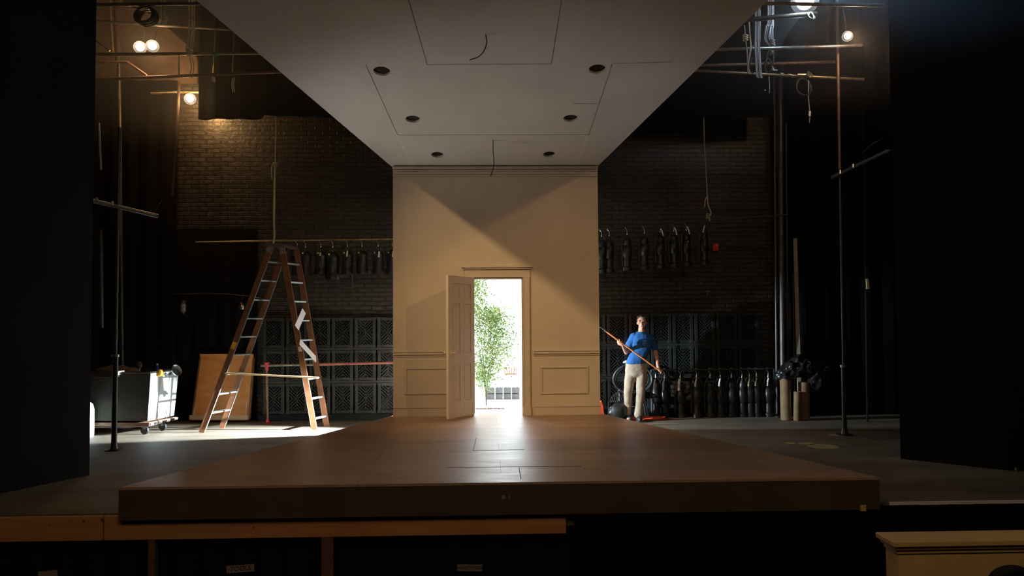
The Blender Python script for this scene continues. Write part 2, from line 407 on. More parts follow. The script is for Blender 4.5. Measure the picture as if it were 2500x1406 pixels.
# cards pinned to the cubby curtains under the stage
def text_obj(name, s, loc, size, m, parent, rot=(R(90), 0, 0), ext=.0008, shear=0.0):
    c = bpy.data.curves.new(name, 'FONT'); c.body = s; c.size = size; c.extrude = ext; c.align_x = 'CENTER'; c.align_y = 'CENTER'; c.shear = shear
    t = bpy.data.objects.new(name, c); COL.objects.link(t)
    bpy.context.view_layer.update()
    me = bpy.data.meshes.new_from_object(t.evaluated_get(bpy.context.evaluated_depsgraph_get()))
    bpy.data.objects.remove(t)
    me.materials.clear(); me.materials.append(m)
    o = bpy.data.objects.new(name, me); COL.objects.link(o); o.parent = parent; o.location = Vector(loc)-parent.location; o.rotation_euler = rot
    return o
YC = SF+.06
M_cloth = mat('dark_blue_cubby_cloth', (0.006, 0.010, 0.016), 0.95, spec=.1)
for (xa, xb, lab) in ((-60, 362, 'dark cloth closing the leftmost opening under the stage'), (386, 778, 'dark cloth behind the TOOLS card under the stage'), (826, 1400, 'dark cloth in the opening right of the wide brown post')):
    a = at(xa, 1350, YC).x; c_ = at(xb, 1350, YC).x
    sk = MB(); prev = None; n = 40
    for i in range(n+1):
        x = a+(c_-a)*i/n; y = YC+.02*math.sin(i*.9)+.03
        cur = (sk.bm.verts.new((x, y, -.19)), sk.bm.verts.new((x, y, -1.48)))
        if prev: sk.bm.faces.new((prev[0], cur[0], cur[1], prev[1]))
        prev = cur
    o = sk.build('cubby_curtain', M_cloth); md = o.modifiers.new('thick', 'SOLIDIFY'); md.thickness = .006
    tag(o, lab, 'curtain')
for (xy, wd, hh, rz, s, lab) in (((587, 1388), .235, .062, -.05, 'TOOLS', 'handwritten TOOLS card on the dark cloth below the stage edge'),
                           ((1147, 1386), .22, .056, .03, 'HARDWARE', 'small handwritten card under the middle of the stage'),
                           ((117, 1402), .16, .06, -.08, '', 'pale card edge under the far left of the stage')):
    q = at(*xy, YC-.02)
    t = thing('name_card', q, lab, 'sign')
    rot = Matrix.Rotation(rz, 3, 'Y')
    MB().box(q, (wd, .003, hh), rot).build('card', mat('buff_card', (0.26, 0.21, 0.17), .9), t)
    if s: text_obj('lettering', s, q+Vector((0, -.003, 0)), .055 if len(s) < 6 else .040, M_ink, t, (R(90), rz, 0), shear=.15)

# cream boxed parapet at lower right, in front of the stage
YP = 5.2
t = thing('box_parapet', at(2330, 1406, YP) - Vector((0, 0, .6)), 'ochre painted wooden parapet with moulded cap, lower right corner before the stage', 'parapet')
a = at(2190, 1335, YP); zt = at(2190, 1318, YP).z; x0 = at(2192, 1350, YP).x
MB().bb((x0, YP, -1.5), (XR, YP+.16, zt-.09)).build('panel_body', M_gold, t)
MB().bb((x0-.05, YP-.05, zt-.035), (XR, YP+.20, zt)).bb((x0-.03, YP-.03, zt-.06), (XR, YP+.18, zt-.035)).bb((x0-.012, YP-.012, zt-.09), (XR, YP+.17, zt-.06)).build('cap_moulding', M_gold, t, bevel=.006)
MB().bb((x0+.01, YP-.012, zt-.42), (XR, YP, zt-.385)).build('lower_rail', M_gold, t, bevel=.004)
# seat back silhouette in the bottom right corner
q = at(2492, 1420, 3.2)
t = thing('theatre_seat', (q.x, 3.2, -1.5), 'dark rounded top of an audience seat in the bottom right corner', 'seat')
sb = MB()
sb.prism([Vector((q.x+math.cos(k)*.10, 3.2, q.z-.02+math.sin(k)*.07)) for k in [math.pi*i/16 for i in range(17)]]+[Vector((q.x-.10, 3.2, -1.1)), Vector((q.x+.10, 3.2, -1.1))][::1], (0, 1, 0), .07)
sb.build('backrest', M_black, t, bevel=.01)
MB().bb((q.x-.1, 3.0, -1.5), (q.x-.06, 3.25, -1.1)).bb((q.x+.06, 3.0, -1.5), (q.x+.1, 3.25, -1.1)).build('frame', M_black, t)
MB().bb((q.x-.11, 2.75, -1.12), (q.x+.11, 3.2, -1.02)).build('seat', M_black, t, bevel=.02)

# ---------------------------------------------------------------- STAGE PLATFORM
DZT = 0.24; YW = 11.5
dl, dr = Vector((-3.20, 6.745, 0)), Vector((3.25, 6.745, 0))
t = thing('stage_platform', (0, 9, 0), 'long brown painted platform narrowing back to the cream wall', 'platform')
poly = [(dl.x, dl.y, DZT-.022), (dr.x, dr.y, DZT-.022), (1.545, 11.62, DZT-.022), (-1.515, 11.62, DZT-.022)]
MB().prism(poly, (0, 0, 1), .022).build('top_boards', M_deck, t)
fr = MB(); q0 = at(292, 1268, 6.76).z
xs = at(1552, 1230, 6.745).x
fr.bb((dl.x, 6.75, -.035), (xs, 6.78, DZT-.022)).build('front_fascia', mat('dark_red_brown_paint', (0.085, 0.050, 0.036), .7, var=.25, scale=2), t)
MB().bb((xs, 6.752, -.035), (dr.x, 6.78, DZT-.022)).build('front_fascia', mat('dark_olive_paint', (0.075, 0.058, 0.026), .7, var=.25, scale=2), t)
un = MB(); un.prism([(-3.17, 6.87, 0.002), (3.22, 6.87, 0.002), (1.52, 11.6, 0.002), (-1.49, 11.6, 0.002)], (0, 0, 1), DZT-.026)
un.build('base_frame', M_darkwood, t)
# two open joints in the boards
jn = MB()
for (a, c) in (((1163, 1068), (1155, 1100)), ((1267, 1141), (1272, 1169)), ((1155, 1100), (1280, 1097)), ((1090, 1141), (1420, 1138))):
    A = atz(*a, DZT+.001); B = atz(*c, DZT+.001); w_ = .006 if abs(A.x-B.x) < .4 else .009
    MB().bar(A, B, w_, .002, (0, 0, 1)).build('board_joint', M_seam, t)
for (xa, xb) in ((.0, .03), (.06, .07)): MB().bb((xa, 6.745, .10), (xb, 6.752, .13)).build('paint_chip', mat('grey_chip', (.25, .24, .22), .8), t)
q = at(2107, 1240, 6.74)
tag(MB().box(q, (.045, .02, .05)).build('tape_flag', M_gold), 'small tan tape tab under the right end of the platform edge', 'tape')

# ---------------------------------------------------------------- CREAM SCENERY WALL
WL, WR = -1.49, 1.515
HX0, HX1, HZ = -.335, .395, 2.235          # door hole
t = thing('scenery_wall', (0, YW, DZT), 'tall cream stage flat with wainscot panels and a central doorway', 'scenery wall')
SW = t
pn = MB()
pn.bb((WL, YW, DZT), (HX0, YW+.05, ZC)).bb((HX1, YW, DZT), (WR, YW+.05, ZC)).bb((HX0, YW, HZ), (HX1, YW+.05, ZC))
pn.build('panel', M_cream, t)
# profile runs: list of (z0,z1,out)
def run(name, z0, z1, prof, x0=WL, x1=WR, m=M_creamtrim):
    b = MB(); h = z1-z0
    for (a, c, o) in prof: b.bb((x0, YW-o, z0+a*h), (x1, YW, z0+c*h))
    return b.build(name, m, t, bevel=.003)
zc1 = ZC; zc0 = at(1200, 431, YW).z
run('crown_moulding', zc0, zc1, [(0, .12, .030), (.12, .20, .016), (.20, .60, .010), (.60, .70, .045), (.70, .80, .03), (.80, .90, .075), (.90, 1.0, .10)])
zr1 = at(1400, 854, YW).z; zr0 = at(1400, 866, YW).z
for (a, c) in ((WL, HX0-.155), (HX1+.155, WR)):
    run('chair_rail', zr0-.01, zr1, [(0, .35, .012), (.35, .8, .03), (.8, 1, .042)], a, c)
    zb = at(1400, 989, YW).z
    run('baseboard', DZT, zb, [(0, .86, .014), (.86, 1, .022)], a, c)
# framed wainscot mouldings
def frame(xa, xb, za, zb, parent, w=.028, out=.016):
    b = MB()
    b.bb((xa, YW-out, za), (xb, YW, za+w)); b.bb((xa, YW-out, zb-w), (xb, YW, zb)); b.bb((xa, YW-out, za+w), (xa+w, YW, zb-w)); b.bb((xb-w, YW-out, za+w), (xb, YW, zb-w))
    return b.build('wainscot_frame', M_creamtrim, parent, bevel=.005)
A = at(1320, 962, YW); B = at(1436, 893, YW); frame(A.x, B.x, A.z, B.z, t)
A = at(988, 963, YW); frame(A.x, HX0-.18, A.z, B.z, t)
# door casing
b = MB()
cw = .10
zt_ = at(1220, 652, YW).z; zk = at(1220, 672, YW).z
for (xa, xb) in ((HX0-cw, HX0), (HX1, HX1+cw)):
    b.bb((xa, YW-.022, DZT), (xb, YW, HZ+.012))
    e = xb-.018 if xa < 0 else xa
    b.bb((e, YW-.03, DZT), (e+.018, YW, HZ+.012))
    b.bb((xa if xa < 0 else xb-.02, YW-.032, DZT), ((xa if xa < 0 else xb-.02)+.02, YW, HZ+.012))
    b.bb((xa-.008, YW-.036, DZT), (xb+.008, YW, DZT+.13))
b.build('door_casing', M_creamtrim, t, bevel=.003)
b = MB()
b.bb((HX0-cw-.01, YW-.026, HZ+.012), (HX1+cw+.01, YW, zt_-.035)); b.bb((HX0-cw-.035, YW-.05, zt_-.035), (HX1+cw+.035, YW, zt_-.012)); b.bb((HX0-cw-.055, YW-.07, zt_-.012), (HX1+cw+.055, YW, zt_+.012))
b.build('door_header', M_creamtrim, t, bevel=.004)
b = MB()
b.bb((HX0-.0, YW+.0, DZT), (HX0+.014, YW+.16, HZ)).bb((HX1-.014, YW, DZT), (HX1, YW+.16, HZ)).bb((HX0, YW, HZ-.014), (HX1, YW+.16, HZ))
b.build('door_jamb', M_creamtrim, t)
# back bracing of the flat
b = MB()
for x in (WL+.03, -.6, .65, WR-.03): b.bb((x-.02, YW+.05, DZT), (x+.02, YW+.09, ZC))
for z in (DZT+.04, 1.3, 2.9, ZC-.04):
    if z < HZ: b.bb((WL, YW+.05, z-.03), (-.6, YW+.085, z+.03)); b.bb((.65, YW+.05, z-.03), (WR, YW+.085, z+.03))
    else: b.bb((WL, YW+.05, z-.03), (WR, YW+.085, z+.03))
b.build('back_frame', M_pine, t)
# door leaf, hinged left, open towards the audience
hinge = Vector((HX0+.012, YW-.02, DZT+.035)); LW, LH, LT = .70, HZ-DZT-.022, .038
ang = R(240)
leaf = bpy.data.objects.new('door_leaf', None)
leaf_rot = Matrix.Rotation(ang, 3, 'Z')
b = MB()
def LB(x0, x1, z0, z1, y0, y1):
    c = Vector(((x0+x1)/2, (y0+y1)/2, (z0+z1)/2))
    b.box(hinge+leaf_rot @ c, (x1-x0, y1-y0, z1-z0), leaf_rot)
th = LT/2
st = .105; mid = LW/2
cols = [(st, mid-.045), (mid+.045, LW-st)]
rows = [(.22, .72), (.88, 1.58), (1.66, LH-.11)]
# stiles and rails
LB(0, st, 0, LH, -th, th); LB(LW-st, LW, 0, LH, -th, th); LB(mid-.045, mid+.045, 0, LH, -th, th)
zz = [(0, .22), (.72, .88), (1.58, 1.66), (LH-.11, LH)]
for (a, c) in zz:
    for (xa, xb) in cols: LB(xa, xb, a, c, -th, th)
for (xa, xb) in cols:
    for (za, zb) in rows:
        LB(xa, xb, za, zb, -.009, .009); LB(xa+.03, xb-.03, za+.03, zb-.03, -.015, .015)
b.bm.verts.ensure_lookup_table()
leaf = b.build('door_leaf', M_door, t, bevel=.0025)
kb = MB()
for sgn in (-1, 1):
    c = hinge+leaf_rot @ Vector((LW-.06, 0, .90)); ax = leaf_rot @ Vector((0, sgn, 0))
    kb.lathe([(.026, th), (.026, th+.006), (.010, th+.01), (.010, th+.035), (.024, th+.045), (.028, th+.06), (.020, th+.074), (0, th+.078)], c, ax, 16)
kb.lathe([(.006, 0), (.006, .03)], hinge+leaf_rot @ Vector((LW-.06, 0, .84)), leaf_rot @ Vector((0, -1, 0)), 8)
kb.build('door_knob', mat('brass_knob', (.85, .70, .50), .3, .8), leaf, smooth=True)
kb = MB()
for z in (.25, .98, 1.75): kb.tube([hinge+Vector((-.006, -.012, z)), hinge+Vector((-.006, -.012, z+.09))], .008, 8)
kb.build('hinge', M_steel, leaf)

# ---------------------------------------------------------------- SLOPING CEILING PIECE
SL = .255
Nc = Vector((0, SL, 1)).normalized()         # z = ZC + SL*(YW-y)
def onceil(x, y, off=0.0):
    d = ray(x, y); n = Vector((0, SL, 1)); k = ZC+SL*YW+off
    return CAM + d*((k-n.dot(CAM))/n.dot(d))
cz = lambda Y: ZC+SL*(YW-Y)
LA = onceil(960, 410); RA = onceil(1456, 409); LB_ = onceil(478, 0); RB_ = onceil(1875, 0)
def ext(A, B, Y): k = (Y-A.y)/(B.y-A.y); return A+(B-A)*k
YE = 6.3
lf, rf = ext(LA, LB_, YE), ext(RA, RB_, YE)
lb, rb = ext(LA, LB_, YW+.06), ext(RA, RB_, YW+.06)
t = thing('scenery_ceiling', (0, 9, 4.0), 'pale sloping ceiling piece widening towards the viewer, with six round openings', 'scenery ceiling')
slab = MB().prism([lf, rf, rb, lb], Nc, .03)
so = slab.build('ceiling_panel', M_ceil, t)
hol = MB()
HOLES = [((932, 174), .098), ((1458, 169), .098), ((1008, 291), .093), ((1393, 289), .093), ((1068, 378), .088), ((1341, 377), .088)]
for (p_, r) in HOLES: hol.lathe([(r, -.1), (r, .15)], onceil(*p_), Nc, 32)
ho = hol.build('cutter', M_seam, t)
bpy.context.view_layer.update()
bo = so.modifiers.new('holes', 'BOOLEAN'); bo.object = ho; bo.solver = 'EXACT'
bpy.context.view_layer.update()
me2 = bpy.data.meshes.new_from_object(so.evaluated_get(bpy.context.evaluated_depsgraph_get()))
so.modifiers.clear(); so.data = me2; me2.materials.clear(); me2.materials.append(M_ceil)
bpy.data.objects.remove(ho)
for (p_, r) in HOLES:                           # each opening's dark can above the panel
    MB().lathe([(r, .03), (r, .20), (r-.006, .20), (r-.006, .03)], onceil(*p_), Nc, 28).lathe([(r-.004, .195), (0, .2)], onceil(*p_), Nc, 28).build('downlight_can', mat('can_black', (.03, .022, .016), .7), t, smooth=True)
sm = MB()
def seam(a, c, w=.007):
    A, B = onceil(*a, -.0012), onceil(*c, -.0012); sm.bar(A, B, w, .002, Nc)
for a, c in (((998, 0), (1043, 158)), ((1371, 0), (1346, 156)), ((893, 158), (971, 330)), ((1495, 156), (1437, 330)), ((1345, 156), (1043, 158)), ((1498, 155), (1640, 151)), ((1400, 253), (1458, 253)), ((971, 330), (1437, 329))):
    seam(a, c, .006 if a[1] == c[1] or abs(a[1]-c[1]) < 6 else .008)
sm.build('panel_joint', mat('faint_joint', (.20, .18, .16), .9), t)
spk = MB()
for (a, c) in (((970, 330), (1012, 411)), ((1436, 331), (1404, 410))):
    n = 14
    for i in range(n):
        k0, k1 = i/n, (i+1)/n
        A = onceil(a[0]+(c[0]-a[0])*k0, a[1]+(c[1]-a[1])*k0, -.001); B = onceil(a[0]+(c[0]-a[0])*k1, a[1]+(c[1]-a[1])*k1, -.001)
        spk.bar(A, B, (.03+.03*random.random()) if a[0] < 1200 else .035, .0015, Nc)
spk.build('spackle_strip', mat('pale_spackle', (.66, .62, .56), .9, var=.1, scale=20), t)
bk = MB()
for Y in (7.2, 8.6, 10.0, 11.2): 
    A = ext(LA, LB_, Y)+Nc*.055; B = ext(RA, RB_, Y)+Nc*.055; A.x += .05; B.x -= .05
    bk.bar(A, B, .04, .05, Nc)
bk.build('support_batten', M_darkwood, t)
# two loose cables hanging out of it
def spline(pts, n=8):
    P = [Vector(p) for p in pts]; P = [P[0]*2-P[1]]+P+[P[-1]*2-P[-2]]; out = []
    for i in range(1, len(P)-2):
        for k in range(n):
            u = k/n; a, b_, c, d = P[i-1], P[i], P[i+1], P[i+2]
            out.append(.5*((2*b_)+(c-a)*u+(2*a-5*b_+4*c-d)*u*u+(3*b_-a-3*c+d)*u**3))
    out.append(P[-2]); return out
M_cable = mat('black_cable', (.015, .013, .012), .5)
for pts, lab in (([(1186, 85), (1188, 105), (1181, 125), (1167, 139), (1147, 146)], 'short curled black cable hanging from the front of the pale ceiling piece'),
                 ([(1204, 342), (1204, 368), (1206, 392), (1204, 412), (1198, 430)], 'straighter black cable hanging from the ceiling piece near the cream wall')):
    A = onceil(*pts[0]); L = [A+Nc*.02]+[at(x, y, A.y-.02*i) for i, (x, y) in enumerate(pts)]
    tag(MB().tube(spline(L), .006, 8).build('hanging_cable', M_cable, smooth=True), lab, 'cable')

# ---------------------------------------------------------------- STEP LADDER
t = thing('step_ladder', (-3.4, 12.0, 0), 'tall orange-brown A-frame ladder standing left of the cream wall', 'ladder')
def LP(x, y, Y): return at(x, y, Y)
topL_f = LP(664, 596, 11.95); topL_r = LP(678, 598, 12.30)
topR_f = LP(688, 600, 11.98); topR_r = LP(702, 602, 12.30)
ftL_f = Vector((*atz(492, 1056).xy, 0)); ftL_r = Vector((*atz(541, 1045).xy, 0))
ftR_f = Vector((*atz(768, 1049).xy, 0)); ftR_r = Vector((*atz(798, 1041).xy, 0))
# perspective: the front rails are spread wider apart than they look at the top
topL_r = topL_f+Vector((.14, .30, 0)); topR_r = topR_f+Vector((.14, .30, 0))
def rail(a, c):
    b = MB(); d = (c-a).normalized(); b.bar(a, c, .082, .03, (0, 1, 0))
    return b.build('side_rail', M_fiber, t, bevel=.003)
rail(topL_f, ftL_f); rail(topL_r, ftL_r); rail(topR_f, ftR_f); rail(topR_r, ftR_r)
def onrail(a, c, ypx):
    k0, k1 = 0.0, 1.0
    for _ in range(30):
        k = (k0+k1)/2; P = a+(c-a)*k; v = P-CAM; yy = 703-FPX*v.dot(U_)/v.dot(F_)
        if yy < ypx: k0 = k
        else: k1 = k
    return (a+(c-a)*k)
for y in (638, 684, 731, 777, 822, 867, 913, 962, 1008):
    A = onrail(topL_f, ftL_f, y+1); z = A.z; k = (topL_r.z-z)/(topL_r.z-ftL_r.z); B = topL_r+(ftL_r-topL_r)*k
    MB().bar(A, B, .085, .022, (0, 0, 1)).build('step', M_alu, t, bevel=.003)
for y in (642, 688, 735, 782, 830, 877, 925, 973, 1022):
    A = onrail(topR_f, ftR_f, y+1); z = A.z; k = (topR_r.z-z)/(topR_r.z-ftR_r.z); B = topR_r+(ftR_r-topR_r)*k
    MB().bar(A, B, .05, .026, (0, 0, 1)).build('step', M_alu, t, bevel=.003)
for (a, c) in ((topL_f, ftL_f), (topL_r, ftL_r), (topR_f, ftR_f), (topR_r, ftR_r)):
    s_ = -1 if a.x > c.x else 1
    # metal edge strip on the inner side of each rail
    off = Vector((.043*-s_, -.0, .0))
    MB().bar(a-(a-c)*.12+off, c+(a-c)*.02+off, .004, .034, (0, 1, 0)).build('edge_strip', M_alu, t)
MB().prism([topL_f+Vector((-.09, -.05, -.03)), topR_f+Vector((.05, -.05, -.03)), topR_r+Vector((.02, .05, -.03)), topL_r+Vector((-.06, .05, -.03))], (0, 0, 1), .05).build('top_cap', mat('brown_cap', (.12, .07, .05), .6), t, bevel=.006)
for (a, c) in ((topL_f, ftL_f), (topR_f, ftR_f)):
    MB().bar(a+Vector((0, -.02, .0)), a+(c-a)*.045+Vector((0, -.02, 0)), .09, .012, (0, 1, 0)).build('hinge_plate', M_steel, t)
MB().bar(onrail(topL_f, ftL_f, 835)+Vector((0, -.018, 0)), onrail(topL_f, ftL_f, 852)+Vector((0, -.018, 0)), .06, .002, (0, 1, 0)).build('warning_sticker', M_yellow, t)
MB().bar(onrail(topR_f, ftR_f, 846)+Vector((0, -.018, 0)), onrail(topR_f, ftR_f, 858)+Vector((0, -.018, 0)), .05, .002, (0, 1, 0)).build('label_sticker', M_paper, t)
# cross plank resting between the two sides
A = LP(551, 911, 11.84); B = LP(777, 922, 11.84)
tag(MB().bar(A, B, .022, .10, (0, 1, 0)).build('cross_plank', M_pine, bevel=.003), 'long pale pine batten laid across the ladder near its foot', 'plank')
A = LP(741, 758, 12.0); B = LP(727, 800, 12.0)
MB().prism([LP(x, y, 11.66+(x-720)*.010) for x, y in ((738, 753), (746, 765), (728, 806), (720, 794))], (0, 1, 0), .02).build('offcut_board', M_white)
tag(bpy.data.objects['offcut_board'], 'upper pale board offcut nailed at a slant on the ladder', 'board')
o = MB().prism([LP(x, y, 11.60+(x-731)*.009) for x, y in ((733, 828), (771, 870), (771, 885), (731, 841))], (0, 1, 0), .02).build('offcut_board', M_white)
tag(o, 'lower brightly lit board offcut slanting down across the ladder', 'board')

# ---------------------------------------------------------------- PLYWOOD SHEET leaning left
t = thing('plywood_sheet', (-4.4, 12.95, 0), 'orange plywood sheet with batten foot leaning behind the ladder', 'board')
Pq = [LP(490, 866, 13.18), LP(619, 866, 13.18), Vector((*atz(607, 1031).xy, .03)), Vector((*atz(468, 1031).xy, .03))]
nrm = (Pq[1]-Pq[0]).cross(Pq[3]-Pq[0]).normalized()
if nrm.y > 0: nrm = -nrm
MB().prism(Pq, -nrm, .02).build('sheet', M_ply, t)
def onq(u, v): a = Pq[0].lerp(Pq[1], u); c = Pq[3].lerp(Pq[2], u); return a.lerp(c, v)
for (a, c, w, h) in (((-.03, .955), (1.0, .955), .075, .05), ((0, .012), (1, .012), .05, .03)):
    MB().bar(onq(*a)+nrm*h/2, onq(*c)+nrm*h/2, w, h, nrm).build('batten', M_pine if a[1] > .5 else M_ply, t, bevel=.003)
MB().bar(onq(.03, .80)+nrm*.012, onq(.03, .93)+nrm*.012, .03, .02, nrm).build('corner_cleat', M_pine, t)
MB().bar(onq(.95, .72)+nrm*.012, onq(.95, .93)+nrm*.012, .02, .02, nrm).build('corner_cleat', M_pine, t)
for u in (0.0, 1.0): MB().bar(onq(u, .05)-nrm*.03, onq(u, .98)-nrm*.03, .03, .06, nrm).build('side_batten', M_darkwood, t)

# ---------------------------------------------------------------- PIPE RAIL behind the ladder
t = thing('pipe_rail', (-3.6, 12.62, 0), 'grey pipe rail with red fittings running level behind the ladder', 'rail')
pb = Vector((*atz(654, 1034).xy, 0)); pt = LP(652, 893, pb.y)
MB().tube([pb, pt], .019, 12).build('post', M_rust, t, smooth=True)
MB().lathe([(.055, 0), (.055, .01), (.03, .02), (.027, .06), (0, .06)], pb, (0, 0, 1), 16).build('floor_flange', M_red, t, smooth=True)
MB().lathe([(.028, 0), (.03, .07), (.042, .09), (.042, .12), (.03, .13)], pt-Vector((0, 0, .07)), (0, 0, 1), 16).build('tee_fitting', M_red, t, smooth=True)
A = LP(637, 893, pb.y); B = LP(770, 890, pb.y-.05); C_ = LP(975, 885, 12.5)
MB().tube([A, B], .017, 12).build('rail', M_steel, t, smooth=True)
MB().tube([B, C_], .022, 12).build('rail', M_redpipe, t, smooth=True)

# ---------------------------------------------------------------- LATTICE PANELS along the back wall
PW, PH, PD = .345, .50, .09
def make_lattice():
    root = thing('lattice_panel', (0, 0, 0), '', 'lattice panel', 'cast lattice panels along the back wall')
    b = MB(); fw = .052
    b.bb((-PW/2, 0, 0), (-PW/2+fw, PD, PH)).bb((PW/2-fw, 0, 0), (PW/2, PD, PH)).bb((-PW/2+fw, .01, 0), (PW/2-fw, PD, fw)).bb((-PW/2+fw, .01, PH-fw), (PW/2-fw, PD, PH))
    for sx in (-1, 1):
        for z in (.0, PH-.045): b.bb((sx*(PW/2-.026)-.034, -.012, z), (sx*(PW/2-.026)+.034, .02, z+.045))
    b.build('frame', M_lattice, root, world=False, bevel=.004)
    b = MB(); hw, hh = PW/2-fw, PH/2-fw; y0 = .025
    for sx in (-1, 1):
        for sz in (-1, 1):
            c = -hw
            while c < hh:
                # line |z| = |x| + c inside the quadrant; starts on the centre line or mid line
                x0 = max(0, -c); z0 = x0+c
                x1 = min(hw, hh-c); z1 = x1+c
                if x1-x0 > .012:
                    b.bar((sx*x0, y0, PH/2+sz*z0), (sx*x1, y0, PH/2+sz*z1), .017, .03, (0, 1, 0))
                c += .053
    b.bb((-.006, y0-.013, PH/2-hh), (.006, y0+.013, PH/2+hh))
    b.build('lattice_ribs', M_lattice, root, world=False)
    MB().bb((-PW/2+.01, .07, .01), (PW/2-.01, PD, PH-.01)).build('back_plate', mat('lattice_back', (.006, .007, .008), .9), root, world=False)
    return root
lat = make_lattice(); first = True
YLAT = 13.16
ordn = ['first', 'second', 'third', 'fourth', 'fifth', 'sixth', 'seventh', 'eighth']
def put_lat(px, ybot, lab, Y=YLAT):
    global first
    o = lat if first else copy_tree(lat); first = False
    q = at(px, ybot, Y); o.location = q; o['label'] = lab; return o
rowsL = [(846, 'top'), (925, 'middle'), (1008, 'bottom')]
colsL = [668, 724, 781, 835, 890, 944]
Z0 = at(800, 1010, YLAT).z
for ri, (yb, rn) in enumerate(rowsL):
    for ci, cx in enumerate(colsL):
        o = put_lat(cx, yb, 'lattice panel in the %s row, %s from the left, left of the cream wall' % (rn, ordn[ci]))
        o.location.z = Z0+(2-ri)*.542; o.location.x = at(colsL[0], yb, YLAT).x+ci*.376
colsR = [1508, 1562, 1616, 1671, 1724, 1778, 1832]
xr0 = at(1508, 900, YLAT).x
for ri, (yb, rn) in enumerate(rowsL):
    for ci in range(-1, 7):
        if ri == 2 and ci > 1: continue
        o = put_lat(1508, yb, 'lattice panel in the %s row, %s from the left, right of the cream wall' % (rn, ordn[ci+1]))
        o.location.z = Z0+(2-ri)*.542+.03; o.location.x = xr0+ci*.370
# black plinths and rear stacking frames they stand on
a = at(630, 1030, YLAT).x
tag(MB().bb((a, YLAT-.06, 0), (-1.2, YLAT+.12, Z0)).build('plinth', M_black), 'low black plinth under the lattice panels left of the cream wall', 'plinth')
tag(MB().bb((1.25, YLAT-.02, 0), (at(1860, 1000, YLAT).x, YLAT+.12, Z0+.03)).build('plinth', M_black), 'low black plinth under the lattice panels at the right', 'plinth')
for side, x0, n in (('left', at(668, 900, YLAT).x, 6), ('right', xr0-.37, 8)):
    b = MB()
    for k in range(2): b.bb((x0-.18, YLAT-.0, Z0+(k+1)*.542-.040+(.03 if side == 'right' else 0)), (x0-.19+n*.373, YLAT+.1, Z0+(k+1)*.542-.002+(.03 if side == 'right' else 0)))
    tag(b.build('spacer_rail', M_lattice), 'dark rails between the lattice rows on the %s' % side, 'rail')

# ---------------------------------------------------------------- HANGING STAGE LANTERNS
def hook(b, z): b.tube([(0, 0, z), (0, 0, z+.03), (-.022, 0, z+.05), (-.03, 0, z+.075), (-.012, 0, z+.098), (.012, 0, z+.095), (.026, 0, z+.075)], .006, 8)
def make_par():
    root = thing('stage_lantern', (0, 0, 0), '', 'stage light', 'domed lanterns on the left rear pipe')
    MB().lathe([(.085, -.50), (.098, -.50), (.098, -.44), (.092, -.43), (.092, -.20), (.098, -.19), (.098, -.175)], seg=20).build('barrel', M_blackm, root, smooth=True, world=False)
    MB().lathe([(.099, -.18), (.094, -.155), (.075, -.125), (.045, -.105), (.02, -.10), (.018, -.08), (0, -.078)], seg=20).build('dome_cap', mat('worn_black_dome', (.11, .10, .085), .22, .7, var=.3, scale=9), root, smooth=True, world=False)
    MB().tube(spline([(-.105, 0, -.30), (-.108, 0, -.16), (-.07, 0, -.045), (0, 0, -.03), (.07, 0, -.045), (.108, 0, -.16), (.105, 0, -.30)], 5), .007, 8).build('yoke', M_blackm, root, smooth=True, world=False)
    b = MB(); b.lathe([(.014, -.04), (.014, -.01), (.008, 0), (.008, .01)], seg=10); hook(b, 0); b.build('hook_clamp', M_chrome, root, smooth=True, world=False)
    return root
def make_ellip():
    root = thing('stage_lantern', (0, 0, 0), '', 'stage light', 'slim lanterns on the right rear pipe')
    MB().lathe([(.075, -.68), (.08, -.68), (.08, -.62), (.062, -.60), (.058, -.45), (.075, -.43), (.082, -.33), (.07, -.26), (.055, -.23)], seg=18).build('barrel', M_blackm, root, smooth=True, world=False)
    MB().lathe([(.05, -.25), (.06, -.22), (.058, -.15), (.04, -.12), (0, -.115)], seg=18).build('lamp_housing', M_blackm, root, smooth=True, world=False)
    b = MB(); b.tube(spline([(-.088, 0, -.38), (-.09, 0, -.2), (-.05, 0, -.07), (0, 0, -.05), (.05, 0, -.07), (.09, 0, -.2), (.088, 0, -.38)], 5), .007, 8)
    b.bb((-.10, -.006, -.60), (-.085, .006, -.34)); b.build('yoke', mat('grey_blue_steel', (.07, .085, .10), .35, .7), root, smooth=False, world=False)
    b = MB(); b.lathe([(.013, -.06), (.013, -.02), (.008, -.01), (.008, .01)], seg=10); hook(b, 0); b.build('hook_clamp', M_chrome, root, smooth=True, world=False)
    MB().tube(spline([(.0, .03, -.12), (.05, .03, -.05), (.075, .02, -.12), (.07, .03, -.3)], 5), .006, 8).build('power_lead', M_cable, root, smooth=True, world=False)
    return root
def add_tag(root, x, z, h=.085, w=.026, y=-.105, rz=0.1):
    q = root.location+Vector((x, y, z))
    c = MB().box(q, (w, .002, h), Matrix.Rotation(rz, 3, 'Y')).build('paper_tag', M_paper, root)
    return c
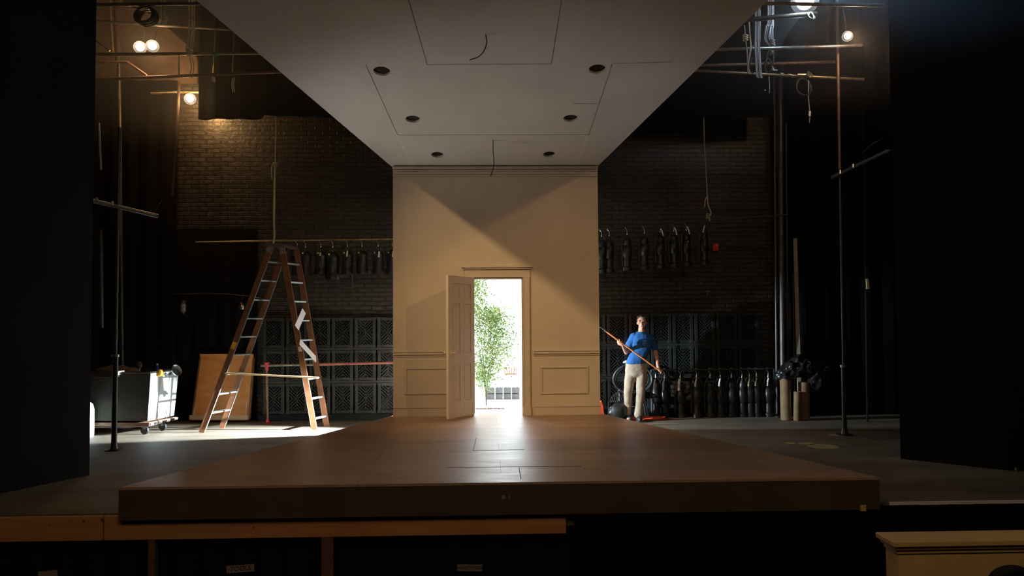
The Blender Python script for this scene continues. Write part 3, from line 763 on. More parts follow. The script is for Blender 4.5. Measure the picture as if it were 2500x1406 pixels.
# pipe carrying the left row
YP1 = 12.72
zL = at(720, 587, YP1)
pa, pb2 = at(478, 591, YP1), at(965, 583, YP1)
pl = thing('hanging_pipe', pa, 'long thin pipe with a brassy glint carrying the lanterns behind the ladder', 'pipe')
MB().tube([pa, pb2], .012, 10).build('pipe', M_brass, pl, smooth=True)
par = make_par(); first = True
spots = [(726, 0), (746, 0), (783, .55), (812, 0), (848, .7), (884, 0), (923, .8), (957, .9)]
names = ['domed black lantern nearest the ladder top on the rear pipe', 'dim domed lantern just right of the ladder top, second on the pipe', 'domed lantern with an orange-lit tag, third on the pipe', 'large dark lantern in the middle of the left rear pipe', 'lantern with a tag and a metal gel frame below, left rear pipe', 'lantern with a shiny dome and no tag, left rear pipe', 'lantern with a long white tag on its dome, left rear pipe', 'lantern half hidden by the left edge of the cream wall']
for i, ((px, tg), nm) in enumerate(zip(spots, names)):
    o = par if first else copy_tree(par); first = False
    q = at(px, 588-.0*i, YP1); o.location = Vector((q.x, YP1, pa.z+(pb2.z-pa.z)*(q.x-pa.x)/(pb2.x-pa.x)-.082)); o['label'] = nm
    o.rotation_euler = (0, 0, 0)
    k = 1.12 if i == 3 else .95; o.scale = (k, k, k)
for o, tg in [(x, s[1]) for x, s in zip([x for x in COL.objects if x.type == 'EMPTY' and x.name.startswith('stage_lantern')], spots)]:
    if tg: add_tag(o, .015 if tg < .75 else .03, -.11-(.05 if tg < .8 else .07), .055 if tg < .6 else .10)
gf = [x for x in COL.objects if x.get('label', '').startswith('lantern with a tag and a metal gel')][0]
b = MB(); g = gf.location
b.bb(g+Vector((.08, -.01, -.74)), g+Vector((.095, .01, -.48))); b.bb(g+Vector((-.02, -.01, -.74)), g+Vector((.095, .01, -.725)))
b.build('gel_frame', mat('bluish_steel', (.45, .55, .6), .25, .9), gf)

# right row: slim ellipsoidals
YP2 = 12.75
pa, pb2 = at(1440, 560, YP2), at(1922, 524, YP2)
pr = thing('hanging_pipe', pa, 'thin dark pipe rising to the right above the slim lanterns', 'pipe')
MB().tube([pa, pb2], .013, 10).build('pipe', M_dsteel, pr, smooth=True)
ell = make_ellip(); first = True
rs = [(1468, 'slim lantern tight against the right edge of the cream wall'), (1487, 'slim lantern with the brightest blue-white highlight, right rear pipe'), (1531, 'slim lantern with a bluish lower barrel, third on the right rear pipe'),
      (1573, 'unlit slim lantern between two paler ones on the right pipe'), (1612, 'slim lantern in the middle of the right rear pipe'), (1645, 'slim lantern with a pale strap, fifth along the right pipe'), (1676, 'slim lantern last but one on the right rear pipe'), (1719, 'rightmost slim lantern, hanging below the rope knot')]
for i, (px, nm) in enumerate(rs):
    o = ell if first else copy_tree(ell); first = False
    q = at(px, 560, YP2); o.location = Vector((q.x, YP2, pa.z+(pb2.z-pa.z)*(q.x-pa.x)/(pb2.x-pa.x)-.082)); o['label'] = nm
    o.scale = (.95, .95, .95)
    if i in (4, 5, 6, 7):
        b = MB(); g = o.location
        b.tube(spline([g+Vector((-.01, -.09, -.0)), g+Vector((.015 if i != 7 else -.03, -.09, -.06)), g+Vector((.03 if i != 7 else -.045, -.09, -.13))], 4), .011, 8)
        b.build('safety_strap', M_paper, o)

# lower row standing on a rack behind the person
YP3 = 13.0
za = at(1700, 902, YP3).z
rk = thing('lantern_rack', (at(1740, 900, YP3).x, YP3, 0), 'low black pipe rack holding the row of upright lanterns at right', 'rack')
x0, x1 = at(1590, 900, YP3).x, at(1890, 900, YP3).x
MB().tube([(x0, YP3, za), (x1, YP3, za)], .014, 10).build('top_rail', M_dsteel, rk, smooth=True)
for x in (x0, x1):
    MB().tube([(x, YP3, 0.02), (x, YP3, za)], .016, 10).build('upright', M_dsteel, rk, smooth=True)
    MB().bb((x-.03, YP3-.2, 0), (x+.03, YP3+.1, .02)).build('foot', M_dsteel, rk)
low = [(1601, 'white strap', 1), (1623, 'strap tinted for blue light', 1), (1661, 'curved pale strap on its shoulder', 1), (1701, 'wire hook and pale clip', 1), (1734, 'small clip only', 0), (1759, 'leaning pale tag', 1), (1786, 'dark body and no tag', 0), (1812, 'dull tag', 1), (1830, 'yellowish tag', 1), (1847, 'faded beige tag', 1), (1876, 'white tag at the far right end', 1)]
pos_words = ['first', 'second', 'third', 'fourth', 'fifth', 'sixth', 'seventh', 'eighth', 'ninth', 'tenth', 'last']
for i, (px, ds, tg) in enumerate(low):
    o = copy_tree(ell); q = at(px, 902, YP3-.015)
    o.location = Vector((q.x, YP3-.0, za-.082)); o.scale = (1.05, 1.05, 1.05)
    o['label'] = '%s lantern from the person on the low rack, %s' % (pos_words[i], ds)
    o['group'] = 'lanterns hanging on the low rack'
    if tg:
        b = MB(); g = o.location; w_ = .02 if i < 6 else .016
        b.tube(spline([g+Vector((-.03, -.1, -.06)), g+Vector((-.045, -.1, -.12)), g+Vector((-.05, -.1, -.18 if i > 2 else -.24))], 4), w_ if i == 2 else .014, 8)
        b.build('safety_strap', [M_paper, mat('blue_lit_tag', (.5, .68, .8), .6), M_paper, M_paper, M_paper, M_paper, M_paper, mat('dull_tag', (.3, .3, .28), .8), mat('yellow_tag', (.7, .62, .28), .8), mat('beige_tag', (.55, .5, .38), .8), M_paper][i], o)  # second strap's bluish colour stands in for blue light on the yoke

# ---------------------------------------------------------------- PIPES, ROPES AND BOOMS OF THE RIG
def pipe(a, c, Ya, Yc, r, m, name, lab, cat='pipe', group=None):
    A, B = at(*a, Ya), at(*c, Yc)
    if name == 'rig_pipe':                 # hung on lift lines above the scenery ceiling
        side = -1 if a[0] < 1200 else 1
        inn, out = (B, A) if side < 0 else (A, B)
        d = (inn-out).normalized(); xt = side*.9
        inn = inn+d*((xt-inn.x)/d.x) if abs(inn.x) > .9 else inn
        root = thing(name, out, lab, cat)
        MB().tube([out, inn], r, 12).build('pipe', m, root, smooth=True)
        for k in (0.02, .16):
            P = inn.lerp(out, k)
            MB().tube([P, Vector((P.x, P.y, ZT))], .005, 6).build('lift_line', M_dsteel, root)
        return root
    o = MB().tube([A, B], r, 12).build(name, m, smooth=True)
    return tag(o, lab, cat, group)
pipe((190, 12), (560, 8), 10.4, 10.4, .022, M_dsteel, 'rig_pipe', 'dark horizontal pipe at the very top left, above the cable coil')
pipe((200, 50), (640, 76), 11.95, 11.95, .024, M_dsteel, 'rig_pipe', 'dark pipe sloping gently just above the pair of warm lamps')
pipe((190, 133), (660, 130), 11.2, 11.2, .022, M_brass, 'rig_pipe', 'brassy pipe level with the rope knot, upper left')
pipe((190, 196), (720, 174), 11.6, 11.6, .024, M_rust, 'rig_pipe', 'reddish pipe ending at the sloping ceiling edge, upper left')
pipe((368, 228), (640, 221), 12.5, 12.5, .018, M_brass, 'rig_pipe', 'short pipe just above the single low warm lamp')
pipe((1836, 8), (2160, 13), 9.6, 9.6, .023, M_brass, 'rig_pipe', 'yellowed pipe at the top right beside the bright cool lamp')
pipe((1780, 52), (1994, 33), 10.0, 10.0, .032, M_dsteel, 'rig_pipe', 'thick dark pipe under the bright cool lamp')
pipe((1740, 121), (2105, 111), 10.6, 10.6, .022, M_steel, 'rig_pipe', 'long pale pipe just below the small warm lamp, upper right')
pipe((1886, 155), (2038, 151), 11.2, 11.2, .022, M_rust, 'rig_pipe', 'short pipe ending at the brown boom, upper right')
pipe((1806, 178), (2109, 194), 10.9, 10.9, .019, M_brass, 'rig_pipe', 'lowest pipe at upper right, clamped to the boom')
# verticals
def boom(xt, yt, base_px, lab, r0, m, thick_from=None, ztop=7.4):
    base = atz(*base_px); root = thing('boom_stand', (base.x, base.y, 0), lab, 'pole')
    T = at(xt, yt, base.y)
    d = (T-base)/(T.z); top = base+d*ztop
    zt2 = thick_from if thick_from else 1.0
    MB().tube([base+d*.02, base+d*zt2], r0*1.9, 14).build('lower_sleeve', M_blackm, root, smooth=True)
    MB().tube([base+d*zt2, base+d*3.7], r0, 12).build('pole', M_dsteel, root, smooth=True)
    MB().tube([base+d*3.7, top], r0*1.15, 12).build('upper_pole', m, root, smooth=True)
    MB().lathe([(r0*2.6, 0), (r0*2.6, .03)], base+d*zt2-Vector((0, 0, .015)), (0, 0, 1), 14).build('collar', M_steel, root, smooth=True)
    MB().lathe([(.11, 0), (.11, .012), (.05, .02), (r0*2.2, .08), (r0*2.0, .10)], base, (0, 0, 1), 20).build('base_flange', M_blackm, root, smooth=True)
    return root
boom(292, 330, (278, 1099), 'thin black vertical boom standing at the far left of the stage', .018, M_dsteel, 1.2, 4.15)
boom(2045, 100, (2062, 1062), 'tall boom at the right, brown above and black below', .017, M_rust, .95)
pipe((1905, 180), (1912, 1010), 12.9, 12.9, .045, M_dsteel, 'riser_pipe', 'thick dark vertical riser on the back wall, right of the rope')
pipe((1890, 180), (1897, 1010), 12.95, 12.95, .02, M_dsteel, 'riser_pipe', 'thin dark riser left of the thick one')
pipe((1919, 300), (1925, 1010), 12.95, 12.95, .016, M_dsteel, 'riser_pipe', 'thin dark riser right of the thick one')
pipe((2108, 250), (2118, 1031), 12.2, 12.2, .016, M_black, 'riser_pipe', 'short brownish riser between the boom and the right black wall')
pipe((1744, 507), (1900, 508), 13.2, 13.2, .009, M_dsteel, 'conduit', 'thin horizontal conduit right of the rope knot')
pipe((1560, 330), (1850, 327), 13.2, 13.2, .009, M_dsteel, 'conduit', 'thin high horizontal conduit on the dark right back wall')
pipe((1758, 598), (1895, 602), 13.2, 13.2, .009, M_dsteel, 'conduit', 'thin conduit running right from the red alarm box')
pipe((245, 560), (247, 800), 11.0, 11.0, .03, M_dsteel, 'riser_pipe', 'dark vertical pipe beside the left black wall')
pipe((240, 300), (246, 415), 11.0, 11.0, .02, M_steel, 'chain_drop', 'short pale chain drop near the left black wall', 'chain')
pipe((268, 0), (276, 130), 12.6, 12.6, .014, M_brass, 'hanger_rod', 'thin brass rod left of the two warm lamps', 'rod')
pipe((290, 150), (300, 1036), 12.7, 12.7, .03, M_dsteel, 'riser_pipe', 'dark riser left of the plaster, below the upper pipes')
pipe((284, 0), (288, 150), 12.7, 12.7, .045, mat('dark_brown_cable', (.045, .026, .017), .6), 'riser_pipe', 'broad brown pipe crossing the plaster at far left')
pipe((436, 132), (437, 189), 11.22, 11.58, .012, M_brass, 'hanger_rod', 'short bright rod below the rope knot', 'rod')
pipe((527, 72), (521, 186), 11.9, 11.62, .012, M_brass, 'hanger_rod', 'thin rod hanging past the green tape', 'rod')
pipe((573, 73), (569, 184), 11.9, 11.62, .014, M_rust, 'hanger_rod', 'rightmost thin reddish rod near the ceiling edge', 'rod')
pipe((438, 200), (420, 480), 12.4, 12.4, .024, mat('dark_brown_cable', (.045, .026, .017), .6), 'drop_cable', 'thick brown cable hanging left of the low warm lamp', 'cable')
pipe((230, 96), (268, 124), 11.2, 11.2, .012, M_brass, 'brace_rod', 'short diagonal brace at the far upper left', 'rod')
A = [at(x, y, 11.9) for x, y in ((232, 152), (300, 151), (312, 152), (358, 184))]
tag(MB().tube(A, .018, 10).build('brace_rod', M_rust, smooth=True), 'bent pink-brown rod between the two lower pipes at upper left', 'rod')
A = [at(x, y, 13.2) for x, y in ((420, 719), (500, 716), (560, 718), (600, 722), (640, 728))]
tag(MB().tube(A, .007, 8).build('conduit', M_dsteel, smooth=True), 'thin conduit running left behind the ladder', 'conduit')

# rigging arms
def arm(a, c, Ya, Yc, lab):
    A, B = at(*a, Ya), at(*c, Yc); root = thing('boom_crossbar', A, lab, 'arm')
    MB().tube([A, B], .028, 12).build('tube', mat('cool_grey_tube', (.09, .11, .12), .35, .7), root, smooth=True)
    MB().tube([A+Vector((0, -.05, -.005)), B+Vector((0, -.05, -.005))], .014, 10).build('inner_tube', M_dsteel, root, smooth=True)
    for k in (.12, .35): P = A.lerp(B, k); MB().lathe([(.018, 0), (.018, .05)], P+Vector((0, -.07, 0)), (0, 0, 1), 10).build('bolt', M_chrome, root)
    return root
arm((2030, 434), (2170, 368), 10.83, 10.2, 'sloping grey arm clamped to the right boom')
r_ = arm((222, 489), (385, 528), 10.0, 10.6, 'sloping dark arm on the left boom with a thin wire')
MB().tube(spline([at(x, y, 10.55) for x, y in ((372, 524), (385, 505), (395, 488))], 5), .003, 6).build('wire', M_steel, r_)
A = [at(x, y, 10.4) for x, y in ((2105, 373), (2130, 352), (2155, 338))]
tag(MB().tube(spline(A, 5), .005, 8).build('steel_wire', M_dsteel), 'thin wire slanting above the right arm', 'wire')

# ropes
def rope(pts, Y, r, m, lab, knot=None, name='rope', cat='rope', strands=1, sp=.02, group=None):
    root = thing(name, at(*pts[-1], Y), lab, cat, group)
    for s_ in range(strands):
        off = Vector(((s_-(strands-1)/2)*sp, .01*(s_ % 2), 0))
        P = [at(x, y, Y)+off for x, y in pts]
        MB().tube(spline(P, 5), r, 8).build('strand', m, root, smooth=True)
    if knot:
        c = at(*knot, Y); b = MB()
        for k in range(3):
            b.tube([c+Vector((math.cos(a)*.028, math.sin(a)*.028, (k-1)*.03+.008*math.sin(2*a))) for a in [i*math.pi/6 for i in range(12)]], r*1.1, 8, closed=True)
        b.build('knot', m, root, smooth=True)
    return root
rp = rope([(676, -300), (674, 284), (673, 340), (672, 402)], 12.44, .009, M_rope, 'taut tan rope dropping to the ladder top with a knotted loop', (672, 403))
MB().tube(spline([at(x, y, 12.44) for x, y in ((671, 405), (670, 470), (669, 540), (670, 575), (667, 596))], 6), .015, 8).build('doubled_strand', M_rope, rp, smooth=True)
MB().tube(spline([at(x, y, 12.42) for x, y in ((672, 404), (666, 401), (663, 412), (664, 438))], 6), .009, 8).build('tail', M_rope, rp, smooth=True)
rp = rope([(1706, -300), (1718, 283), (1722, 380), (1727, 480)], 12.5, .009, mat('greenish_rope', (.34, .34, .26), .9), 'thin pale rope at the right ending in a knot above the lanterns', (1729, 528))
MB().tube(spline([at(x, y, 12.5) for x, y in ((1727, 478), (1722, 488), (1720, 505))], 6), .008, 8).build('tail', M_rope, rp, smooth=True)
MB().tube(spline([at(x, y, 12.5) for x, y in ((1727, 478), (1729, 500), (1736, 520), (1731, 530), (1733, 540))], 6), .009, 8).build('loop', M_rope, rp, smooth=True)
rope([(469, -300), (468, 40), (466, 90), (461, 125)], 10.9, .013, M_rope, 'thick bundle of tan ropes tied to the brassy pipe, upper left', (463, 128), strands=3, sp=.035)
rope([(466, 140), (470, 165), (464, 190)], 11.0, .006, M_rope, 'loose thin rope ends under the knot at upper left', strands=2, sp=.03)
rope([(397, -300), (397, 35), (404, 42), (398, 60)], 10.6, .008, M_rope, 'short pair of ropes beside the black cable coil', (403, 44), strands=2, sp=.04)
rope([(570, 190), (568, 205), (570, 225)], 11.5, .007, M_paper, 'small white rope tail hanging from the red pipe, left side', strands=2, sp=.02)
rope([(521, 188), (523, 200)], 11.5, .010, M_paper, 'white cloth tag on the red pipe left of the rope tail', strands=2, sp=.02)
rope([(1881, -300), (1880, 30), (1876, 62), (1872, 95), (1884, 112)], 10.2, .010, M_wrope, 'left bundle strands of white rope swinging below the cool lamp', (1885, 104), strands=3, sp=.028)
rope([(1886, -300), (1886, 30), (1884, 70), (1885, 100)], 10.3, .009, M_wrope, 'straight white ropes just right of the swinging bundle', strands=2, sp=.03)
rope([(1851, -300), (1850, 60), (1849, 110), (1853, 178), (1856, 190)], 10.4, .009, M_wrope, 'four-strand white rope bundle nearest the ceiling edge, upper right', strands=4, sp=.022)
rope([(1829, 45), (1830, 80), (1833, 115), (1826, 160), (1832, 180)], 10.4, .010, M_rope, 'tan rope beside the sloping ceiling edge at upper right', (1820, 92), strands=1)
rope([(1817, 62), (1820, 95), (1824, 130), (1826, 178)], 10.4, .009, M_wrope, 'leftmost pale rope against the sloping ceiling edge', strands=1)
rope([(1974, 196), (1974, 240), (1977, 275), (1976, 300)], 10.85, .007, M_wrope, 'thin hanging line with a white tag below the cable loop', strands=1)
rope([(1877, 186), (1879, 210), (1878, 228)], 10.9, .006, M_wrope, 'short pale line hanging under the lowest right pipe', strands=1)
tag(MB().box(at(1977, 277, 10.82), (.03, .004, .07), Matrix.Rotation(.1, 3, 'Y')).build('paper_tag', M_paper), 'white tag on the thin line below the cable loop', 'tag')
tag(MB().box(at(1868, 220, 10.9), (.02, .004, .014)).build('paper_tag', M_paper), 'tiny white tag left of the short line, upper right', 'tag')
tag(MB().box(at(529, 134, 11.12), (.08, .02, .028), Matrix.Rotation(-.5, 3, 'Y')).build('tape_flag', M_green), 'green tape flag on the brassy pipe at upper left', 'tape')
# coils
def coil(c, Y, rx, rz, n, r, m, lab, tilt=0.2):
    P = at(*c, Y); root = thing('cable_coil', P, lab, 'cable coil'); b = MB()
    for k in range(n):
        jx, jz = random.uniform(.9, 1.06), random.uniform(.9, 1.06); ph = random.uniform(0, 6)
        b.tube([P+Vector((math.cos(a)*rx*jx+.01*math.sin(2*a+ph), (k-n/2)*r*1.1+tilt*.2*math.sin(a), math.sin(a)*rz*jz)) for a in [i*math.pi/16 for i in range(32)]], r, 8, closed=True)
    b.build('loops', m, root, smooth=True); return root
coil((358, 40), 10.5, .125, .125, 9, .016, M_cable, 'fat black cable coil hanging above the two warm lamps')
rt = coil((1962, 212), 10.85, .105, .13, 3, .007, M_cable, 'loose black cable loop hanging from the lowest right pipe')
coil((1977, 182), 10.8, .022, .055, 4, .006, M_brass, 'small yellow wire coil hooked over the lowest right pipe')
coil((1981, 38), 9.9, .032, .06, 2, .005, M_wrope, 'small pale wire loop right of the bright cool lamp')
# dark clamp gear tangled by the right ropes
root = thing('rigging_hardware', at(1870, 150, 10.7), 'tangle of black clamps and cable between the right rope bundles', 'rigging gear')
b = MB()
for (x, y) in ((1840, 130), (1838, 160), (1880, 140), (1876, 160)):
    P = at(x, y, 10.6); b.tube([P+Vector((math.cos(a)*.05, .02*math.sin(a*2), math.sin(a)*.10)) for a in [i*math.pi/8 for i in range(16)]], .010, 8, closed=True)
b.build('cable_loops', M_cable, root, smooth=True)
MB().tube([at(1880, 150, 10.65), at(1889, 172, 10.65)], .012, 8).tube([at(1888, 172, 10.65), at(1898, 172, 10.65)], .010, 8).build('steel_clamp', M_steel, root)
MB().lathe([(.03, 0), (.04, .03), (.03, .08), (0, .09)], at(1881, 135, 10.65), (0.3, 0, 1), 12).build('pulley', M_dsteel, root, smooth=True)
o = MB()
for (x, y, w_) in ((1909, 180, 8), (1928, 182, 10), (1962, 182, 30)):
    A = at(x-w_/2, y, 10.85); B = at(x+w_/2, y, 10.85); o.bar(A, B, .018, .02, (0, 1, 0))
tag(o.build('pipe_clamps', M_steel), 'small pale clamps along the lowest right pipe', 'clamp')
# masking drape upper left; the upper right one is added to darken that corner
def drape(pts_bot, ytop, Y, lab, top=7.9, amp=.03):
    b = MB(); prev = None
    xs_ = [p[0] for p in pts_bot]; n = 60
    for i in range(n+1):
        u = i/n; x = xs_[0]+(xs_[-1]-xs_[0])*u
        for (xa, ya), (xb, yb) in zip(pts_bot, pts_bot[1:]):
            if xa <= x <= xb: y = ya+(yb-ya)*(x-xa)/(xb-xa); break
        B = at(x, y, Y); yy = Y+amp*math.sin(i*.9)
        cur = (b.bm.verts.new((B.x, yy, B.z)), b.bm.verts.new((B.x, yy, top)))
        if prev: b.bm.faces.new((prev[0], cur[0], cur[1], prev[1]))
        prev = cur
    o = b.build('masking_drape', M_drape); md = o.modifiers.new('thick', 'SOLIDIFY'); md.thickness = .01
    return tag(o, lab, 'drape')
drape([(484, 291), (500, 293), (545, 290), (600, 292), (641, 291), (644, 282), (700, 284), (800, 286), (1000, 288)], 0, 12.35, 'black masking drape hanging high behind the left pipes, wavy hem')
# slanted dark stair-like mass at upper left
tag(MB().prism([at(x, y, 12.6) for x, y in ((412, 70), (470, 122), (490, 160), (700, 160), (700, -80), (300, -80), (300, 8), (385, 40))], (0, 1, 0), .04).build('slanted_board', M_drape), 'black slanted board over the plaster at upper left', 'board')
drape([(1300, 300), (1560, 290), (1700, 284), (1800, 288), (1888, 284)], 0, 12.4, 'dark drape added to keep the upper right black behind the pipes')
tag(MB().prism([at(x, y, 12.5) for x, y in ((1888, -60), (2010, -60), (1968, 20), (1905, 110), (1888, 150))], (0, 1, 0), .03).build('grey_board', mat('slate_grey_paint', (.10, .13, .15), .8)), 'slate-grey slanted board lit by the cool lamp, upper right', 'board')
def make_shade_drape(xa, xb, ytop, ybot, Y, lab):  # dark cloth added to keep parts of the back wall dark
    b = MB(); prev = None; n = 50
    A, B_ = at(xa, 700, Y).x, at(xb, 700, Y).x
    zt2 = at(xa, ytop, Y).z; zb2 = 0.01
    for i in range(n+1):
        x = A+(B_-A)*i/n; yy = Y+.018*math.sin(i*.8)+.008*math.sin(i*2.3)
        cur = (b.bm.verts.new((x, yy, zb2)), b.bm.verts.new((x, yy, zt2)))
        if prev: b.bm.faces.new((prev[0], cur[0], cur[1], prev[1]))
        prev = cur
    o = b.build('shade_drape', mat('shade_cloth', (.006, .005, .004), 1.0, spec=.05), smooth=True); md = o.modifiers.new('thick', 'SOLIDIFY'); md.thickness = .008
    return tag(o, lab, 'drape')
make_shade_drape(150, 428, 196, 1030, 13.20, 'tall dark drape added to darken the wall behind the cart, far left')
make_shade_drape(1925, 2260, -60, 1020, 13.1, 'tall dark drape added to darken the wall behind the right boom')
make_shade_drape(428, 628, 560, 1030, 13.26, 'lower dark drape added to darken the wall behind the plywood sheet')

# ---------------------------------------------------------------- WORK LAMPS
def worklamp(p, Y, rb, m, lab, power, color, up_=.3):
    c = at(*p, Y); root = thing('work_lamp', c, lab, 'lamp')
    ax = (CAM-c).normalized(); back = -ax
    MB().ell(c, (rb, rb, rb), 16, 10).build('bulb', m, root, smooth=True)
    MB().lathe([(rb*1.35, .0), (rb*1.6, -.01), (rb*1.3, rb*1.6), (rb*.7, rb*2.4), (rb*.4, rb*2.6), (0, rb*2.7)], c+back*rb*.5, back+Vector((0, 0, .3)), 18).build('reflector', M_blackm, root, smooth=True)
    MB().tube([c+back*rb*2.6, Vector((c.x, c.y+rb*2.6, c.z+up_))], .010, 8).build('stem', M_dsteel, root)
    return root
w1 = worklamp((342, 115), 11.9, .060, M_bulb, 'left one of two glaring warm lamps side by side, upper left', 0, WARM)
w2 = worklamp((372, 112), 11.9, .060, M_bulb, 'right one of two glaring warm lamps side by side, upper left', 0, WARM)
w3 = worklamp((464, 241), 12.5, .058, M_bulb, 'single warm lamp glowing lower down against the brick wall', 0, WARM, .12)
w4 = worklamp((1965, 2), 9.9, .11, M_coolbulb, 'very bright cool white lamp cut by the top edge at right', 0, (1, 1, 1))
w5 = worklamp((2069, 88), 10.4, .045, M_glow, 'small pinkish-white lamp near the right boom', 0, (1, 1, 1), .5)
def L_at(root, off, pw, col, soft=.06, kind='POINT', **kw):
    return lamp('lamp_light', kind, root.location+Vector(off), pw, col, parent=root, shadow_soft_size=soft, **kw)
L_at(w1, (.1, -.22, -.02), 14, (1.0, .58, .24))
L_at(w1, (.1, .42, .05), 18, (1.0, .58, .24))
L_at(w3, (0.02, .38, -.02), 28, (1.0, .55, .20))
L_at(w3, (0.02, -.2, -.05), 14, (1.0, .55, .20))
L_at(w4, (0, .2, -.12), 14, (.45, .72, 1.0), .1)
lamp('lamp_light', 'SPOT', w4.location+Vector((.05, -.12, -.05)), 420, (.28, .60, 1.0), (5.2, 7.2, 5.7), parent=w4, shadow_soft_size=.08, spot_size=R(85), spot_blend=.9)
L_at(w5, (0, -.2, -.1), 22, (1.0, .62, .36))

# ---------------------------------------------------------------- SMALL WALL ITEMS
q = at(312, 811, 13.2)
tag(MB().box(q, (.085, .012, .155), Matrix.Rotation(.03, 3, 'Y')).build('switch_plate', M_teal, bevel=.008), 'pale blue-green plate on the dark left wall above the cart', 'wall plate')
q = at(448, 742, 13.1); root = thing('caged_lamp', q, 'unlit caged glass bulkhead lamp on the dark wall, left', 'lamp')
MB().lathe([(.04, .06), (.045, .03), (.04, .0)], q, (0, 0, 1), 14).build('cap', M_dsteel, root, smooth=True)
MB().lathe([(.03, 0), (.033, -.05), (.028, -.12), (0, -.145)], q, (0, 0, 1), 14).build('glass', mat('smoky_glass', (.35, .37, .35), .12), root, smooth=True)
b = MB()
for k in range(6):
    a = k*math.pi/3; b.tube([q+Vector((math.cos(a)*.042, math.sin(a)*.042, 0)), q+Vector((math.cos(a)*.042, math.sin(a)*.042, -.12)), q+Vector((0, 0, -.16))], .003, 6)
b.build('cage', M_steel, root)
q = at(590, 748, 12.6); root = thing('hanging_work_light', q, 'small clip light hanging from a cord left of the ladder', 'lamp')
MB().lathe([(.0, .06), (.02, .05), (.045, .0), (.048, -.035), (.03, -.05), (0, -.052)], q, (0.3, -.3, 1), 14).build('reflector', M_chrome, root, smooth=True)
MB().ell(q+Vector((0, -.03, .05)), (.014, .014, .014), 10, 6).build('switch', M_red, root)
MB().tube(spline([q+Vector((0, 0, .05)), q+Vector((.01, 0, .15)), at(588, 720, 13.1)], 5), .005, 8).build('cord', M_cable, root)
q = at(1747, 603, 13.2); root = thing('alarm_box', q, 'small red alarm pull box on the dark right wall', 'alarm box')
MB().box(q, (.10, .05, .125)).build('housing', M_red, root, bevel=.006)
MB().box(q+Vector((.012, -.028, .03)), (.055, .01, .035)).build('pull_plate', mat('faded_red', (.5, .2, .2), .5), root)
q = at(2118, 693, 11.8)
tag(MB().box(q, (.05, .02, .16), Matrix.Rotation(-.08, 3, 'Y'), .8).build('tan_handle', M_pine, bevel=.006), 'small tan block hanging near the right black wall', 'block')
q = at(1726, 712, 13.15); root = thing('wall_bracket', q, 'small grey pipe bracket on the wall below the alarm box', 'bracket')
MB().tube([q+Vector((-.05, 0, 0)), q+Vector((.05, -.02, .01))], .008, 8).tube([q, q+Vector((.0, -.04, -.07))], .008, 8).build('hook', M_steel, root)
# leaning strip of wood at the right
A = at(1941, 582, 12.98); B = at(1950, 900, 12.9); B = Vector((B.x, 12.9, B.z))
d = (B-A).normalized(); foot = A+d*(A.z/-d.z)
tag(MB().bar(A, foot, .062, .022, (0, 1, 0)).build('timber_strip', mat('greyed_timber', (.42, .36, .24), .8, var=.2, scale=4), bevel=.002), 'tall pale timber strip leaning upright at the right', 'board')
A = at(1936, 668, 12.95); B = at(1940, 1000, 12.9)
tag(MB().bar(A, Vector((B.x, 12.9, .0)), .012, .012, (0, 1, 0)).build('timber_stick', M_darkwood), 'thin dark stick left of the pale timber strip', 'stick')

# ---------------------------------------------------------------- CANVAS CART
e0 = atz(366, 1056); e1 = atz(437, 1043)
c0 = Vector((at(368, 905, 11.62).x, 11.62, 0)); c1 = Vector((at(437, 905, 12.35).x, 12.35, 0))
t = thing('canvas_cart', (-5.6, 12.0, 0), 'dirty white canvas cart on wheels at the far left', 'cart')
zb, ztp = .20, .90
ed = (c1-c0).normalized(); ln = Vector((-1.55, .16, 0))
f = [c0, c1, c1+ln, c0+ln]
def Z(v, z): return Vector((v.x, v.y, z))
cen = (f[0]+f[2])/2
def shr(v, k): return cen+(v-cen)*k
lo = [shr(v, .93) for v in f]
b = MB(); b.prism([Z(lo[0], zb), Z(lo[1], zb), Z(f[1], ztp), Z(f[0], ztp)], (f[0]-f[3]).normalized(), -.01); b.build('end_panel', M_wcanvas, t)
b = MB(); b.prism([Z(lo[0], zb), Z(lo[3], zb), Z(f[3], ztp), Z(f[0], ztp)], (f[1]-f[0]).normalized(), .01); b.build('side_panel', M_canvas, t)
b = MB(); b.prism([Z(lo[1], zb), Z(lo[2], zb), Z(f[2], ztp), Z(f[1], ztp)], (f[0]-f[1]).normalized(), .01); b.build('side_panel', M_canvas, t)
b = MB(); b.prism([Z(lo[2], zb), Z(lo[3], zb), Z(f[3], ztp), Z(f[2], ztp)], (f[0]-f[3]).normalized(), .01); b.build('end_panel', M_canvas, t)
MB().prism([Z(shr(v, .98), ztp-.08) for v in f], (0, 0, 1), .01).build('contents_board', M_darkwood, t)
b = MB()
for i in range(4): b.tube([Z(f[i], ztp), Z(f[(i+1) % 4], ztp)], .014, 8)
b.build('rim', M_dsteel, t, smooth=True)
for k in (.33, .66):
    P = f[0].lerp(f[1], k); Q = lo[0].lerp(lo[1], k); n = Vector((.012, 0, 0))
    MB().tube([Z(P, ztp-.02)+n, Z(Q, zb+.26)+n], .004, 6).build('seam', mat('grey_webbing', (.30, .33, .33), .8), t)
    MB().bar(Z(Q, zb+.27)+n, Z(Q, zb+.14)+n, .03, .008, (1, 0, 0)).build('buckle', M_steel, t)
    MB().bar(Z(Q, zb+.14)+n, Z(Q, zb-.03)+n, .012, .005, (1, 0, 0)).build('strap', mat('dark_strap', (.05, .05, .05), .8), t)
P = f[0].lerp(f[1], .55); 
MB().lathe([(.045, 0), (.05, .004), (.05, .008), (.035, .008), (.012, .002)], Z(P, .56)+Vector((.004, 0, 0)), (1, 0, 0), 20).build('grommet_patch', mat('grey_stain', (.52, .56, .56), .8), t, smooth=True)
